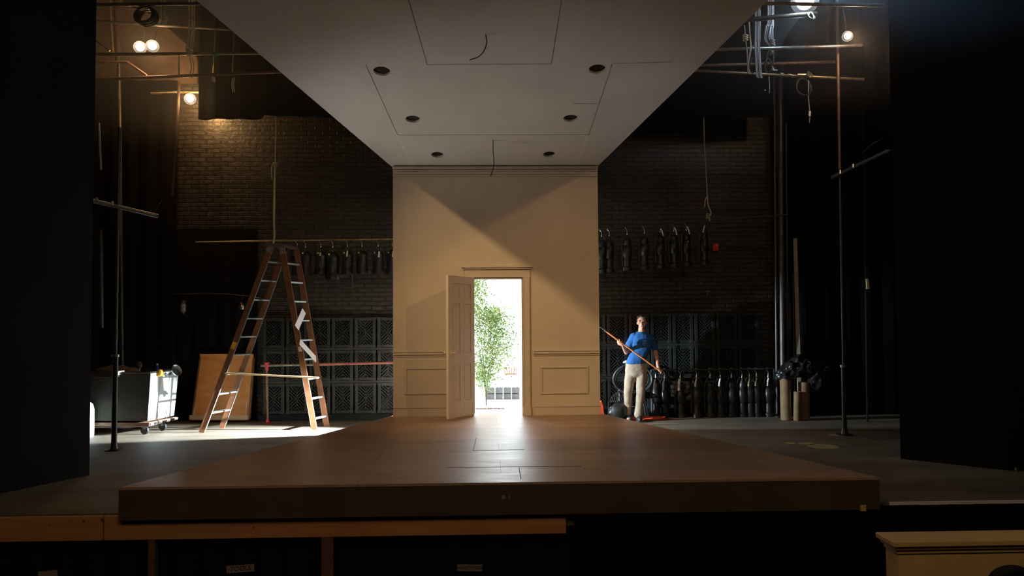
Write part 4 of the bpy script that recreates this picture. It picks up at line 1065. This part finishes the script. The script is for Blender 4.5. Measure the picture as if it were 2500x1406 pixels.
MB().lathe([(.013, 0), (.013, .012), (0, .013)], Z(P, .56)+Vector((.006, 0, 0)), (1, 0, 0), 10).build('grommet', M_dsteel, t)
MB().tube(spline([Z(P, ztp-.03)+Vector((.015, -.09, 0)), Z(P, ztp-.07)+Vector((.03, 0, 0)), Z(P, ztp-.03)+Vector((.015, .09, 0))], 6), .012, 8).build('handle', M_steel, t, smooth=True)
b = MB(); b.prism([Z(shr(v, .97), .125) for v in f], (0, 0, 1), .05); dolly = b.build('dolly_frame', M_darkwood, t)
for i in range(7):
    P = f[0].lerp(f[1], (i+.2)/7); Q = f[0].lerp(f[1], (i+.9)/7)
    MB().bar(Z(shr(P, .99), .15)+Vector((.0, 0, 0)), Z(shr(Q, .99), .15), .035, .012, (1, 0, 0)).build('stripe', M_white if i % 2 == 0 else M_blackm, dolly)
for v in (shr(c0.lerp(c1, .62), .90), shr(f[0], .86), shr(f[3], .86), shr(f[2], .86)):
    MB().lathe([(.02, -.018), (.058, -.018), (.062, 0), (.058, .018), (.02, .018)], Z(v, .062), (0.2, 1, 0), 18).build('wheel', M_blackm, dolly, smooth=True)
    MB().bb(Z(v, .08)+Vector((-.02, -.028, 0)), Z(v, .13)+Vector((.02, .028, 0))).build('caster_fork', M_steel, dolly)
# things lying on the cart
Yk = 11.9; ztc = ztp-.068
def on_cart(px): q = at(px, 900, Yk); return Vector((q.x, Yk, ztc))
q = on_cart(384); root = thing('water_bottle', q, 'small dark bottle with blue base on the cart', 'bottle')
MB().lathe([(.030, 0), (.032, .02), (.032, .09), (.02, .13), (.012, .145), (.012, .165)], q, (0, 0, 1), 16).build('body', M_blue, root, smooth=True)
MB().lathe([(.014, .16), (.014, .185), (0, .186)], q, (0, 0, 1), 12).build('cap', M_paper, root, smooth=True)
q = on_cart(398)+Vector((0, -.1, .05))
tag(MB().lathe([(.030, -.025), (.052, -.025), (.052, .025), (.030, .025), (.030, -.025)], q, (.5, 1, 0), 24).build('tape_roll', M_yellow, smooth=True), 'yellow-orange roll of tape standing on the cart', 'tape roll')
q = on_cart(430)+Vector((0, -.02, .07)); root = thing('clamp_light', q, 'shiny metal reflector dish tilted on the cart corner', 'clamp light')
axd = Vector((1, -.45, .55)).normalized()
MB().lathe([(.085, .03), (.09, .032), (.07, -.005), (.035, -.035), (.02, -.05)], q, axd, 24).build('reflector_dish', mat('bright_aluminium', (.86, .84, .76), .18, 1.0, bump=.4, scale=18), root, smooth=True)
MB().lathe([(.022, -.05), (.022, -.11), (0, -.112)], q, axd, 14).build('socket', M_blackm, root, smooth=True)
q = on_cart(345)+Vector((0, -.1, .0))
tag(MB().tube([q+Vector((-.12, 0, .02)), q+Vector((.08, .05, .02))], .017, 10).build('red_grip_tool', mat('dusty_red', (.40, .06, .05), .6)), 'red-handled tool lying at the front of the cart', 'tool')
q = on_cart(333)+Vector((0, .1, 0)); root = thing('small_fan', q, 'dim grey round gadget on a stalk among the cart clutter', 'gadget')
MB().ell(q+Vector((0, 0, .16)), (.045, .03, .05), 14, 8).build('head', mat('dim_grey_plastic', (.09, .075, .07), .6), root, smooth=True)
MB().tube([q, q+Vector((.0, 0, .13))], .012, 8).build('stalk', M_dsteel, root)
MB().lathe([(.05, 0), (.04, .02), (0, .022)], q, (0, 0, 1), 14).build('base', M_dsteel, root, smooth=True)
q = on_cart(285)+Vector((0, .05, 0))
b = MB(); b.ell(q+Vector((0, 0, .06)), (.32, .16, .10), 24, 12)
for v in b.bm.verts: v.co += Vector((0, 0, .04))*noise.noise(v.co*7)
for v in b.bm.verts: v.co.z = max(v.co.z, ztc+.002)
tag(b.build('cloth_heap', mat('brown_cloth', (.10, .08, .05), .95, var=.3, scale=6), smooth=True), 'heap of dull brown cloth lying on the cart', 'cloth')
q = on_cart(270)+Vector((0, -.25, .06)); root = thing('toolbox', q, 'dark flat case with a pale corner on the cart front', 'case')
MB().bb(q+Vector((-.5, -.1, -.05)), q+Vector((.26, .1, .01))).build('case', mat('dark_maroon', (.05, .015, .012), .6), root, bevel=.006)
MB().bb(q+Vector((.20, -.105, -.02)), q+Vector((.27, .1, .035))).build('pale_corner', M_paper, root)
# rounded white edge showing beside the left proscenium
q = atz(221, 1066)
bx = MB(); bx.lathe([(.09, 0), (.10, .02), (.10, .38), (.08, .46), (.04, .49), (0, .495)], Vector((q.x-.07, q.y+.02, 0)), (0, 0, 1), 20)
tag(bx.build('white_bucket', mat('pale_plastic', (.55, .68, .68), .5), smooth=True), 'pale rounded tub edge peeking out beside the left black wall', 'tub')

# ---------------------------------------------------------------- RIGHT SIDE FLOOR CLUTTER
YQ = 12.99
q = at(1548, 930, YQ); t = thing('folding_stool', (q.x, YQ, 0), 'black round-backed stool with thin legs behind the person', 'stool')
c = at(1545, 925, YQ)
MB().tube([c+Vector((math.cos(a)*.32, .02*math.sin(2*a), math.sin(a)*.24)) for a in [i*math.pi/20 for i in range(40)]], .022, 10, closed=True).build('hoop', mat('dark_rubber', (.03, .03, .032), .45), t, smooth=True)
MB().tube([c+Vector((math.cos(a)*.27, .04, math.sin(a)*.20)) for a in [i*math.pi/20 for i in range(40)]], .012, 8, closed=True).build('inner_hoop', M_cable, t, smooth=True)
zs = at(1548, 958, YQ).z; xc = at(1549, 958, YQ).x
MB().lathe([(.18, 0), (.18, .025), (0, .026)], (xc, YQ, zs), (0, 0, 1), 24).build('seat', M_blackm, t, smooth=True)
for (dx, dy) in ((-.13, -.1), (.13, -.1), (-.13, .1), (.13, .1)):
    MB().tube([(xc+dx, YQ+dy*.8, zs), (xc+dx*1.6, YQ+dy*1.2, .004)], .009, 8).build('leg', M_steel, t, smooth=True)
MB().tube([(xc-.18, YQ-.11, .2), (xc+.18, YQ-.11, .2)], .006, 8).build('stretcher', M_steel, t)
# lantern and cables in a heap right by the cream wall
q = atz(1492, 1012); root = thing('floor_lantern', (q.x, 12.75, 0), 'glossy black floor lantern with cables beside the wall edge', 'stage light')
c = Vector((q.x, 12.75, .13))
MB().lathe([(.11, -.14), (.13, -.13), (.135, .05), (.12, .11), (.06, .15), (0, .155)], c, (.15, -.9, .35), 22).build('body', M_blackm, root, smooth=True)
b = MB()
for k in range(4): b.lathe([(.138, -.10+k*.045), (.146, -.095+k*.045), (.138, -.085+k*.045)], c, (.15, -.9, .35), 22)
b.build('cooling_rings', M_bag, root, smooth=True)
MB().tube([c+Vector((-.16, 0, -.05)), c+Vector((-.16, 0, .17)), c+Vector((.10, 0, .17)), c+Vector((.14, 0, -.05))], .010, 8).build('yoke', M_blackm, root, smooth=True)
MB().tube([c+Vector((.02, 0, .17)), c+Vector((.02, 0, .36))], .009, 8).build('spigot', M_steel, root)
b = MB()
for k in range(5):
    P0 = c+Vector((-.14+.03*k, -.05, .16)); b.tube(spline([P0, P0+Vector((.04, -.02, .10+.03*k)), P0+Vector((.10, 0, .05)), P0+Vector((.12, .02, -.12))], 5), .005, 6)
b.build('cable_tangle', M_cable, root, smooth=True)
# orange-red cable on the floor and up beside the wall
def flat_loop(cx, cy, rx, ry, z, k): return [Vector((cx+math.cos(a)*rx, cy+math.sin(a)*ry, z+.004*math.sin(a*3+k))) for a in [i*math.pi/20 for i in range(40)]]
t = thing('orange_cable', (2.45, 12.72, 0), 'orange-red cable coiled on the floor at the feet of the person', 'cable')
q0 = atz(1575, 1023); b = MB()
for k in range(7): b.tube(flat_loop(q0.x+.01*k, 12.82+.01*math.sin(k), .33-.012*k, .13-.008*k, .010+.008*(k % 3), k), .009, 6, closed=True)
b.build('floor_loops', M_orange, t, smooth=True)
P = atz(1476, 1010)
tag(MB().prism([at(x, y, 12.0) for x, y in ((1464, 985), (1468, 978), (1472, 990), (1475, 1012), (1466, 1012))], (0, 1, 0), .04).build('orange_flag', M_orange), 'orange-red cable bundle peeking past the cream wall edge', 'cable')
q = atz(1634, 1023)
tag(MB().tube([q+Vector((-.07, 0, .01)), q+Vector((.05, .02, .01))], .009, 8).build('red_glove', mat('dark_red_cloth', (.35, .03, .05), .8)), 'small dark red scrap on the floor right of the orange cable', 'scrap')
# bag heap on cardboard tubes
YG = 12.55
t = thing('rubbish_bag', (at(1955, 920, YG).x, YG, .55), 'black shiny plastic bag slumped over cardboard tubes at the right', 'bag')
for (c_, r_) in (((1935, 900), (.20, .16, .13)), ((1965, 895), (.24, .17, .15)), ((1985, 920), (.18, .14, .18)), ((1918, 912), (.14, .12, .11)), ((1998, 900), (.16, .12, .12))):
    pass
b = MB()
for (c_, r_) in (((1935, 903), (.20, .16, .13)), ((1965, 897), (.25, .17, .16)), ((1990, 925), (.17, .14, .20)), ((1916, 914), (.14, .12, .10)), ((2005, 900), (.15, .12, .12)), ((1950, 882), (.13, .1, .1))):
    b.ell(at(*c_, YG), r_, 26, 18)
o = b.build('film', M_bag, t)
m_ = o.modifiers.new('fuse', 'REMESH'); m_.mode = 'VOXEL'; m_.voxel_size = .016; m_.use_smooth_shade = True
tx = bpy.data.textures.new('crumple', 'VORONOI'); tx.noise_scale = .09
m_ = o.modifiers.new('crumple', 'DISPLACE'); m_.texture = tx; m_.strength = .07; m_.mid_level = .5
for i, (px, yb, r, lean, h) in enumerate(((1918, 1014, .085, 0, .66), (1963, 1016, .085, .02, .60), (1944, 1018, .055, .03, .46))):
    q = at(px, yb, YG-.02*i-.05*(i == 2)); x, y = q.x, YG-.02-(.1 if i == 2 else 0)
    o = MB().lathe([(r*.9, 0), (r, .01), (r, h), (r*.88, h), (r*.88, .02)], (x, y, 0), (lean, 0, 1), 22).build('cardboard_tube', M_tube, smooth=True)
    tag(o, ['left thick tan tube under the black bag', 'right thick tan tube under the black bag', 'shorter pale tube in front, between the two thick ones'][i], 'tube', 'cardboard tubes under the bag')
# stains on the stage floor, right
st_m = mat('ochre_stain', (.26, .19, .07), .8, var=.2, scale=20)
for (x, y, rx, ry, lab) in ((2010, 1090, .19, .10, 'largest ochre paint spot on the right stage floor'), (1970, 1083, .10, .05, 'medium ochre paint spot beside the largest one'), (1929, 1082, .06, .04, 'smallest ochre paint spot, leftmost'), (2045, 1062, .12, .05, 'ochre paint spot at the foot of the right boom')):
    q = atz(x, y); b = MB(); pts = []
    for k in range(28):
        a = k*math.pi/14; j = 1+.18*noise.noise(Vector((math.cos(a)*2, math.sin(a)*2, x)))
        pts.append(Vector((q.x+math.cos(a)*rx*j, q.y+math.sin(a)*ry*j*2, .0005)))
    b.prism(pts, (0, 0, 1), .001)
    tag(b.build('paint_spot', st_m), lab, 'paint spot', 'ochre paint spots on the floor')
q = atz(2478, 1148); A = at(2482, 1146, q.y); B = at(2506, 1085, q.y+.1)
tag(MB().bar(A, B, .03, .025, (0, 1, 0)).box(A, (.06, .04, .05)).build('turned_stick', M_pine, bevel=.004), 'tan wooden stick standing on the stage floor at the far right edge', 'stick')

# ---------------------------------------------------------------- OUTSIDE
tag(MB().bb((-14, YB+.36, -.15), (14, 34, -.02)).build('yard_paving', M_conc), 'bright pale concrete paving outside the door', 'paving'); bpy.data.objects['yard_paving']['kind'] = 'structure'
struct(MB().bb((-9, 24, -.1), (9, 24.4, 4.2)).build('wall_outside', M_wwall))
root = thing('pale_outbuilding', (1.6, 21, -.02), 'pale blue-white building corner seen through the doorway at right', 'building')
xa = at(1263, 800, 21).x
MB().bb((xa, 21, -.02), (xa+4, 23.5, 3.6)).build('wall', mat('pale_blue_paint', (.55, .74, .82), .8), root)
MB().bb((xa-.12, 20.9, 3.55), (xa+4.1, 23.6, 3.7)).build('roof_edge', M_wwall, root)
MB().bb((xa+.1, 20.96, 1.0), (xa+.9, 21.0, 2.3)).build('window', mat('sky_glass', (.3, .5, .6), .1), root)
# cinder block wall
b0 = at(1188, 972, 16.6); dxb = (at(1270, 972, 16.6).x-b0.x)
bw = dxb/4.2; first = None
bz = -.02
for r in range(2):
    for k in range(4):
        x = b0.x+(k+.5)*bw*1.04; z = bz+r*(.13)
        if first is None:
            o = thing('cinder_block', (0, 0, 0), '', 'concrete block', 'grey blocks stacked outside')
            b = MB(); w_, d_, h_ = bw*.94, .2, .115
            b.bb((-w_/2, -d_/2, 0), (w_/2, -d_/2+.03, h_)).bb((-w_/2, d_/2-.03, 0), (w_/2, d_/2, h_))
            for s_ in (-1, 0, 1): b.bb((s_*(w_/2-.015)-.015, -d_/2, 0), (s_*(w_/2-.015)+.015, d_/2, h_))
            b.build('shell', M_block, o, world=False); first = o
        else: o = copy_tree(first)
        o.location = (x, 16.6, z); o['label'] = 'grey block in the %s course outside, %s from the left' % (('lower', 'upper')[r], ordn[k])
# timber planter
q = at(1246, 912, 18.5); root = thing('wooden_planter', (q.x, 18.5, q.z), 'orange slatted wooden basket outside on the right', 'planter')
for k in range(6):
    a = -.5+k*.2
    MB().bar(q+Vector((-.12+k*.05, 0, 0)), q+Vector((-.16+k*.065, -.03, .17-.02*(k % 2))), .02, .02, (0, 1, 0)).build('slat', mat('orange_timber', (.16, .05, .02), .7), root)
MB().bar(q+Vector((-.14, 0, -.01)), q+Vector((.14, 0, -.01)), .03, .05, (0, 1, 0)).build('base', MATS['orange_timber'], root)
tag(MB().bb((q.x-.25, 18.3, -.02), (q.x+.3, 18.75, q.z-.03)).build('white_pedestal', M_wwall), 'white block outside under the wooden basket', 'pedestal')
# litter at the tree foot
q = atz(1195, 994); b = MB()
for k in range(140):
    x = q.x+random.uniform(-.25, .28); y = 14.75+random.uniform(-.1, .1); a = random.uniform(0, 6)
    b.box((x, y, -.012), (.03, .018, .004), Matrix.Rotation(a, 3, 'Z'))
o = b.build('leaf_litter', M_litter); tag(o, 'red-brown fallen leaves at the foot of the tree outside', 'leaf litter', kind='stuff')
# tree
def leafy(root, cpx, Y, n, name):
    b = MB()
    for _ in range(n):
        (x0, y0, sx, sy) = random.choice(cpx)
        x = random.gauss(x0, sx); y = random.gauss(y0, sy)
        P = at(x, y, Y+random.gauss(0, .22)); L = random.uniform(.016, .036)
        rot = Matrix.Rotation(random.uniform(0, 6.28), 3, 'Z') @ Matrix.Rotation(random.uniform(-1.2, 1.2), 3, 'X') @ Matrix.Rotation(random.uniform(0, 6.28), 3, 'Y')
        v = [b.bm.verts.new(P+rot @ Vector(c)) for c in ((0, 0, -L), (L*.45, .008, -L*.2), (0, 0, L), (-L*.45, .008, -L*.2))]
        b.bm.faces.new(v)
    return b.build(name, M_leaf, root)
TY = 15.1; base = at(1187, 985, TY); base.z = -.02
root = thing('young_tree', base, 'slender leafy young tree in daylight beyond the doorway', 'tree')
leafy(root, [(1165, 700, 16, 22), (1168, 760, 16, 25), (1215, 800, 22, 22), (1180, 830, 30, 28), (1212, 850, 22, 25), (1195, 890, 25, 22), (1180, 920, 14, 18), (1205, 770, 14, 14), (1160, 640, 20, 30)], TY, 8500, 'foliage')
b = MB()
for (pts) in ([(1187, 990), (1185, 940), (1180, 880), (1172, 800), (1165, 700), (1160, 600)], [(1187, 990), (1190, 930), (1200, 870), (1212, 800), (1220, 760)], [(1186, 960), (1178, 900), (1168, 840), (1160, 760)], [(1188, 950), (1198, 900), (1218, 850), (1230, 815)]):
    P = [at(x, y, TY) for x, y in pts]; P[0].z = max(P[0].z, -.02) if P[0].z > 0 else -.02
    b.tube(spline(P, 4), [max(.004, .014*(1-i/ (4*(len(pts)-1)+1))) for i in range(4*(len(pts)-1)+1)], 6)
b.build('trunk', M_bark, root, smooth=True)

# ---------------------------------------------------------------- THE PERSON
PY = 12.70
def q_(x, y, dy=0): return at(x, y, PY+dy)
t = thing('person', (q_(1548, 1000).x, PY, 0), 'person in blue T-shirt and khaki trousers holding a long pole', 'person')
def chain(b, pts, rad, seg=14):
    """tapered limb with round ends"""
    pts = [Vector(p) for p in pts]
    n = []; rr = []
    for i in range(len(pts)-1):
        for k in range(5):
            u = k/5; n.append(pts[i].lerp(pts[i+1], u)); rr.append(rad[i]+(rad[i+1]-rad[i])*u)
    n.append(pts[-1]); rr.append(rad[-1])
    b.tube(n, rr, seg)
    for p_, r_ in zip(pts, rad): b.ell(p_, (r_, r_, r_), 14, 8)
def fuse(o, vox, sm=2, fac=.5):
    m = o.modifiers.new('fuse', 'REMESH'); m.mode = 'VOXEL'; m.voxel_size = vox; m.use_smooth_shade = True
    if sm: m = o.modifiers.new('relax', 'SMOOTH'); m.iterations = sm; m.factor = fac
head = q_(1567.5, 786); neck0 = q_(1566.5, 812); neck1 = q_(1567, 798, .01)
shL = q_(1543, 823); shR = q_(1592, 826)
elL = q_(1529, 860, .0); wrL = q_(1520, 842, -.21); haL = q_(1515.5, 836, -.25)
elR = q_(1603, 868, .04); wrR = q_(1606.5, 895, -.08); haR = q_(1609, 903.5, -.13)
hipL = q_(1541, 903); hipR = q_(1565, 904)
knL = q_(1534, 953, -.03); anL = q_(1531, 1007, .05)
knR = q_(1564, 960, -.10); anR = q_(1559, 1013, -.12)
anL.z = .09; anR.z = .09
pole_a = q_(1462, 797, -.27); pole_m = q_(1477, 807, -.265); pole_b = q_(1612, 906, -.155)
pdir = (pole_b-pole_a).normalized()
def onpole(P): return pole_a+pdir*((P-pole_a).dot(pdir))
haL = onpole(haL); haR = onpole(haR)
b = MB()
# head: skull, face wedge, jaw, nose, ears, turned a little to the left of the picture
hr = Matrix.Rotation(R(-14), 3, 'Z')
b.ell(head+Vector((0, .012, .015)), (.074, .092, .10), 24, 16, hr)
b.ell(head+hr @ Vector((0, -.022, -.045)), (.056, .066, .078), 22, 14, hr)
b.ell(head+hr @ Vector((0, -.058, -.098)), (.026, .026, .022), 14, 8)
b.tube([head+hr @ Vector((0, -.086, .006)), head+hr @ Vector((0, -.106, -.030)), head+hr @ Vector((0, -.088, -.040))], [.008, .014, .010], 10)
for s_ in (-1, 1):
    b.ell(head+hr @ Vector((s_*.077, .012, -.012)), (.010, .020, .032), 10, 8, hr)
    b.ell(head+hr @ Vector((s_*.033, -.072, .022)), (.024, .014, .009), 10, 6, hr)
    b.ell(head+hr @ Vector((s_*.040, -.056, -.032)), (.022, .022, .024), 10, 6, hr)
b.ell(head+hr @ Vector((0, -.082, -.066)), (.022, .012, .008), 10, 6, hr)
chain(b, [neck1+Vector((0, .01, .0)), neck0], [.052, .056])
b.loft([(neck0+Vector((0, .01, .02)), .06, .055), (neck0+Vector((0, .01, -.03)), .09, .07), (q_(1567, 829), .14, .085), (q_(1565, 850), .14, .09), (q_(1558, 872), .14, .09), (q_(1553, 890), .13, .09), (q_(1553, 905), .14, .09), (q_(1552, 917), .10, .07)])
chain(b, [shL, elL, wrL, haL+Vector((.0, .03, -.005))], [.040, .037, .026, .026])
chain(b, [shR, elR, wrR, haR+Vector((.0, .03, .02))], [.040, .037, .027, .026])
chain(b, [hipL, knL, anL], [.070, .046, .034]); chain(b, [hipR, knR, anR], [.070, .046, .034])
for a_ in (anL, anR): chain(b, [a_, Vector((a_.x, a_.y-.06, .04)), Vector((a_.x, a_.y-.14, .03))], [.036, .034, .026])
# hands: palm plus four fingers and thumb closed round the pole
def hand(h, wr, side):
    out = (wr-h); out = (out-pdir*out.dot(pdir)).normalized()
    v = pdir.cross(out).normalized()
    if v.y > 0: v = -v                    # v faces the viewer
    PR = .016
    b.ell(h+out*(PR+.014), (.03, .018, .03), 14, 10, Matrix((pdir, v, out)).transposed() @ Matrix.Diagonal((1.35, 1.0, .75)))
    chain(b, [wr, h+out*(PR+.022)], [.026, .028], 12)
    for i in range(4):
        o_ = pdir*((i-1.5)*.0205*side); r_ = (.0088, .0094, .009, .0078)[i]; sp = (3.5, 3.8, 3.6, 3.3)[i]
        pts = []
        for k in range(6):
            a = -.35+sp*k/5
            pts.append(h+o_+(out*math.cos(a)+v*math.sin(a))*(PR+r_*.9))
        chain(b, pts, [r_*1.05]*3+[r_*.95]*2+[r_*.85], 8)
    pts = [h+out*(PR+.02)-pdir*.03*side, h+out*(PR+.004)-v*.022-pdir*.048*side, h-out*.008-v*.024-pdir*.046*side, h-out*(PR+.008)-v*.006-pdir*.036*side]
    chain(b, pts, [.012, .011, .0098, .0085], 8)
hand(haL, wrL, 1); hand(haR, wrR, -1)
o = b.build('body', M_skin, t); fuse(o, .0052, 2, .4)
# hair
b = MB()
b.ell(head+hr @ Vector((0, .026, .030)), (.080, .090, .094), 24, 16, hr)
for k in range(16):
    a = -1.2+k*.16
    c = head+hr @ Vector((.066*math.sin(a*1.15), -.045+.02*abs(math.sin(a)), .088-.012*abs(math.sin(a))+.006*math.sin(k*2.1)))
    b.ell(c, (.015, .018, .016), 8, 6)
b.ell(head+hr @ Vector((0, .07, -.03)), (.06, .03, .06), 16, 10, hr)
for s_ in (-1, 1): b.ell(head+hr @ Vector((s_*.076, -.005, .025)), (.012, .024, .034), 10, 8, hr)
o = b.build('hair', M_hair, t); fuse(o, .007, 1, .3)
b = MB()
M_eye = mat('dark_eye', (.03, .02, .015), .3)
for s_ in (-1, 1): MB().ell(head+hr @ Vector((s_*.031, -.084, .002)), (.0125, .006, .0065), 12, 8, hr).build('eye', M_eye, t, smooth=True)
for s_ in (-1, 1): MB().ell(head+hr @ Vector((s_*.033, -.087, .022)), (.019, .005, .0042), 12, 6, hr).build('eyebrow', M_hair, t, smooth=True)
MB().ell(head+hr @ Vector((0, -.092, -.066)), (.021, .006, .0055), 12, 6, hr).build('mouth', mat('lip', (.32, .09, .07), .5), t, smooth=True)
# T-shirt
b = MB()
b.loft([(neck0+Vector((0, .012, .016)), .074, .070), (q_(1566.5, 815), .120, .090), (q_(1567, 820), .170, .105), (q_(1567.5, 830), .178, .118), (q_(1566, 846), .162, .120), (q_(1560, 865), .150, .110), (q_(1554, 880), .158, .114), (q_(1551.5, 888), .163, .118)])
slL = shL.lerp(elL, .62); slR = shR.lerp(elR, .50)
chain(b, [shL+Vector((.03, 0, .0)), slL+Vector((-.0, 0, 0))], [.074, .062]); chain(b, [shR+Vector((-.03, 0, .0)), slR+Vector((.004, 0, 0))], [.074, .062])
o = shirt = b.build('tshirt', M_shirt, t); fuse(o, .009, 3, .5)
tx = bpy.data.textures.new('folds', 'CLOUDS'); tx.noise_scale = .11
m_ = o.modifiers.new('folds', 'DISPLACE'); m_.texture = tx; m_.strength = .016; m_.mid_level = .5
# trousers
b = MB()
b.loft([(q_(1552, 884), .160, .110), (q_(1552.5, 893), .168, .116), (q_(1553, 904), .176, .120), (q_(1553, 916), .172, .112), (q_(1553, 921), .13, .09)])
botL = Vector((anL.x, anL.y, .045)); botR = Vector((anR.x, anR.y, .045))
chain(b, [hipL, q_(1537, 930, -.01), knL, anL.lerp(knL, .45)+Vector((0, .02, 0)), botL+Vector((0, -.01, .07))], [.094, .084, .068, .064, .068], 18)
chain(b, [hipR, q_(1565, 932, -.05), knR, anR.lerp(knR, .45)+Vector((0, .02, 0)), botR+Vector((0, -.01, .07))], [.094, .084, .068, .064, .068], 18)
o = b.build('trousers', M_trouser, t); fuse(o, .010, 3, .5)
tx = bpy.data.textures.new('creases', 'CLOUDS'); tx.noise_scale = .16
m_ = o.modifiers.new('creases', 'DISPLACE'); m_.texture = tx; m_.strength = .022; m_.mid_level = .5
for a_, rz in ((anL, .15), (anR, -.05)):
    b = MB(); c = Vector((a_.x, a_.y, 0)); rt_ = Matrix.Rotation(rz, 3, 'Z')
    b.ell(c+rt_ @ Vector((0, -.06, .042)), (.047, .125, .042), 18, 10, rt_); b.ell(c+Vector((0, .02, .06)), (.042, .055, .05), 14, 8)
    for v in b.bm.verts: v.co.z = max(v.co.z, .006)
    b.box(c+rt_ @ Vector((0, -.055, .010)), (.085, .24, .014), rt_)
    o = b.build('shoe', M_shoe, t); fuse(o, .008, 1, .4)
# chest emblem and a white lump standing in for the glow at the hip
q = q_(1574, 838, -.128)
b = MB(); b.tube([q+Vector((math.cos(a)*.026, .004*math.cos(a), math.sin(a)*.030)) for a in [i*math.pi/12 for i in range(24)]], .0035, 6, closed=True)
b.tube(spline([q+Vector((-.016, -.002, -.012)), q+Vector((-.004, -.003, .014)), q+Vector((.006, -.003, -.008)), q+Vector((.018, -.002, .012))], 4), .003, 6)
b.build('chest_emblem', mat('pale_print', (.20, .30, .40), .8), shirt)
o = MB().ell(q_(1527, 883, .02), (.045, .03, .018), 14, 8, Matrix.Rotation(-.35, 3, 'Y')).build('hip_glow', mat('hip_glow_white', (.8, .8, .85), .7), t, smooth=True); o['label'] = 'white lump added for the bright glow at the hip'
MB().box(q_(1578, 925, -.02), (.008, .06, .11), Matrix.Rotation(.05, 3, 'Y')).build('side_pocket', M_trouser, t)
# the pole
root = thing('long_pole', pole_b, 'long copper-coloured pole held diagonally by the person', 'pole')
MB().tube([pole_m, pole_b], .0135, 14).build('shaft', M_pole, root, smooth=True)
MB().tube([pole_a, pole_m], .006, 10).build('metal_tip', M_steel, root, smooth=True)
MB().lathe([(.016, 0), (.016, .03)], pole_m-pdir*.005, pdir, 14).build('ferrule', M_steel, root, smooth=True)

# ---------------------------------------------------------------- HAZE in the upper stage air
hz = bpy.data.materials.new('thin_haze'); hz.use_nodes = True
nt = hz.node_tree; nt.nodes.clear()
om = nt.nodes.new('ShaderNodeOutputMaterial'); vs = nt.nodes.new('ShaderNodeVolumeScatter')
vs.inputs['Density'].default_value = 0.022; vs.inputs['Anisotropy'].default_value = 0.45
nt.links.new(vs.outputs[0], om.inputs['Volume'])
for (x0, x1, yf, lab) in ((-7.5, -1.6, 9.1, 'thin warm-lit haze around the lamps high on the left'), (2.0, 7.5, 7.0, 'thin bluish haze around the cool lamp high on the right')):
    o = MB().bb((x0, yf, 4.4), (x1, 13.0, 8.5)).build('stage_haze', hz)
    tag(o, lab, 'haze', kind='stuff')
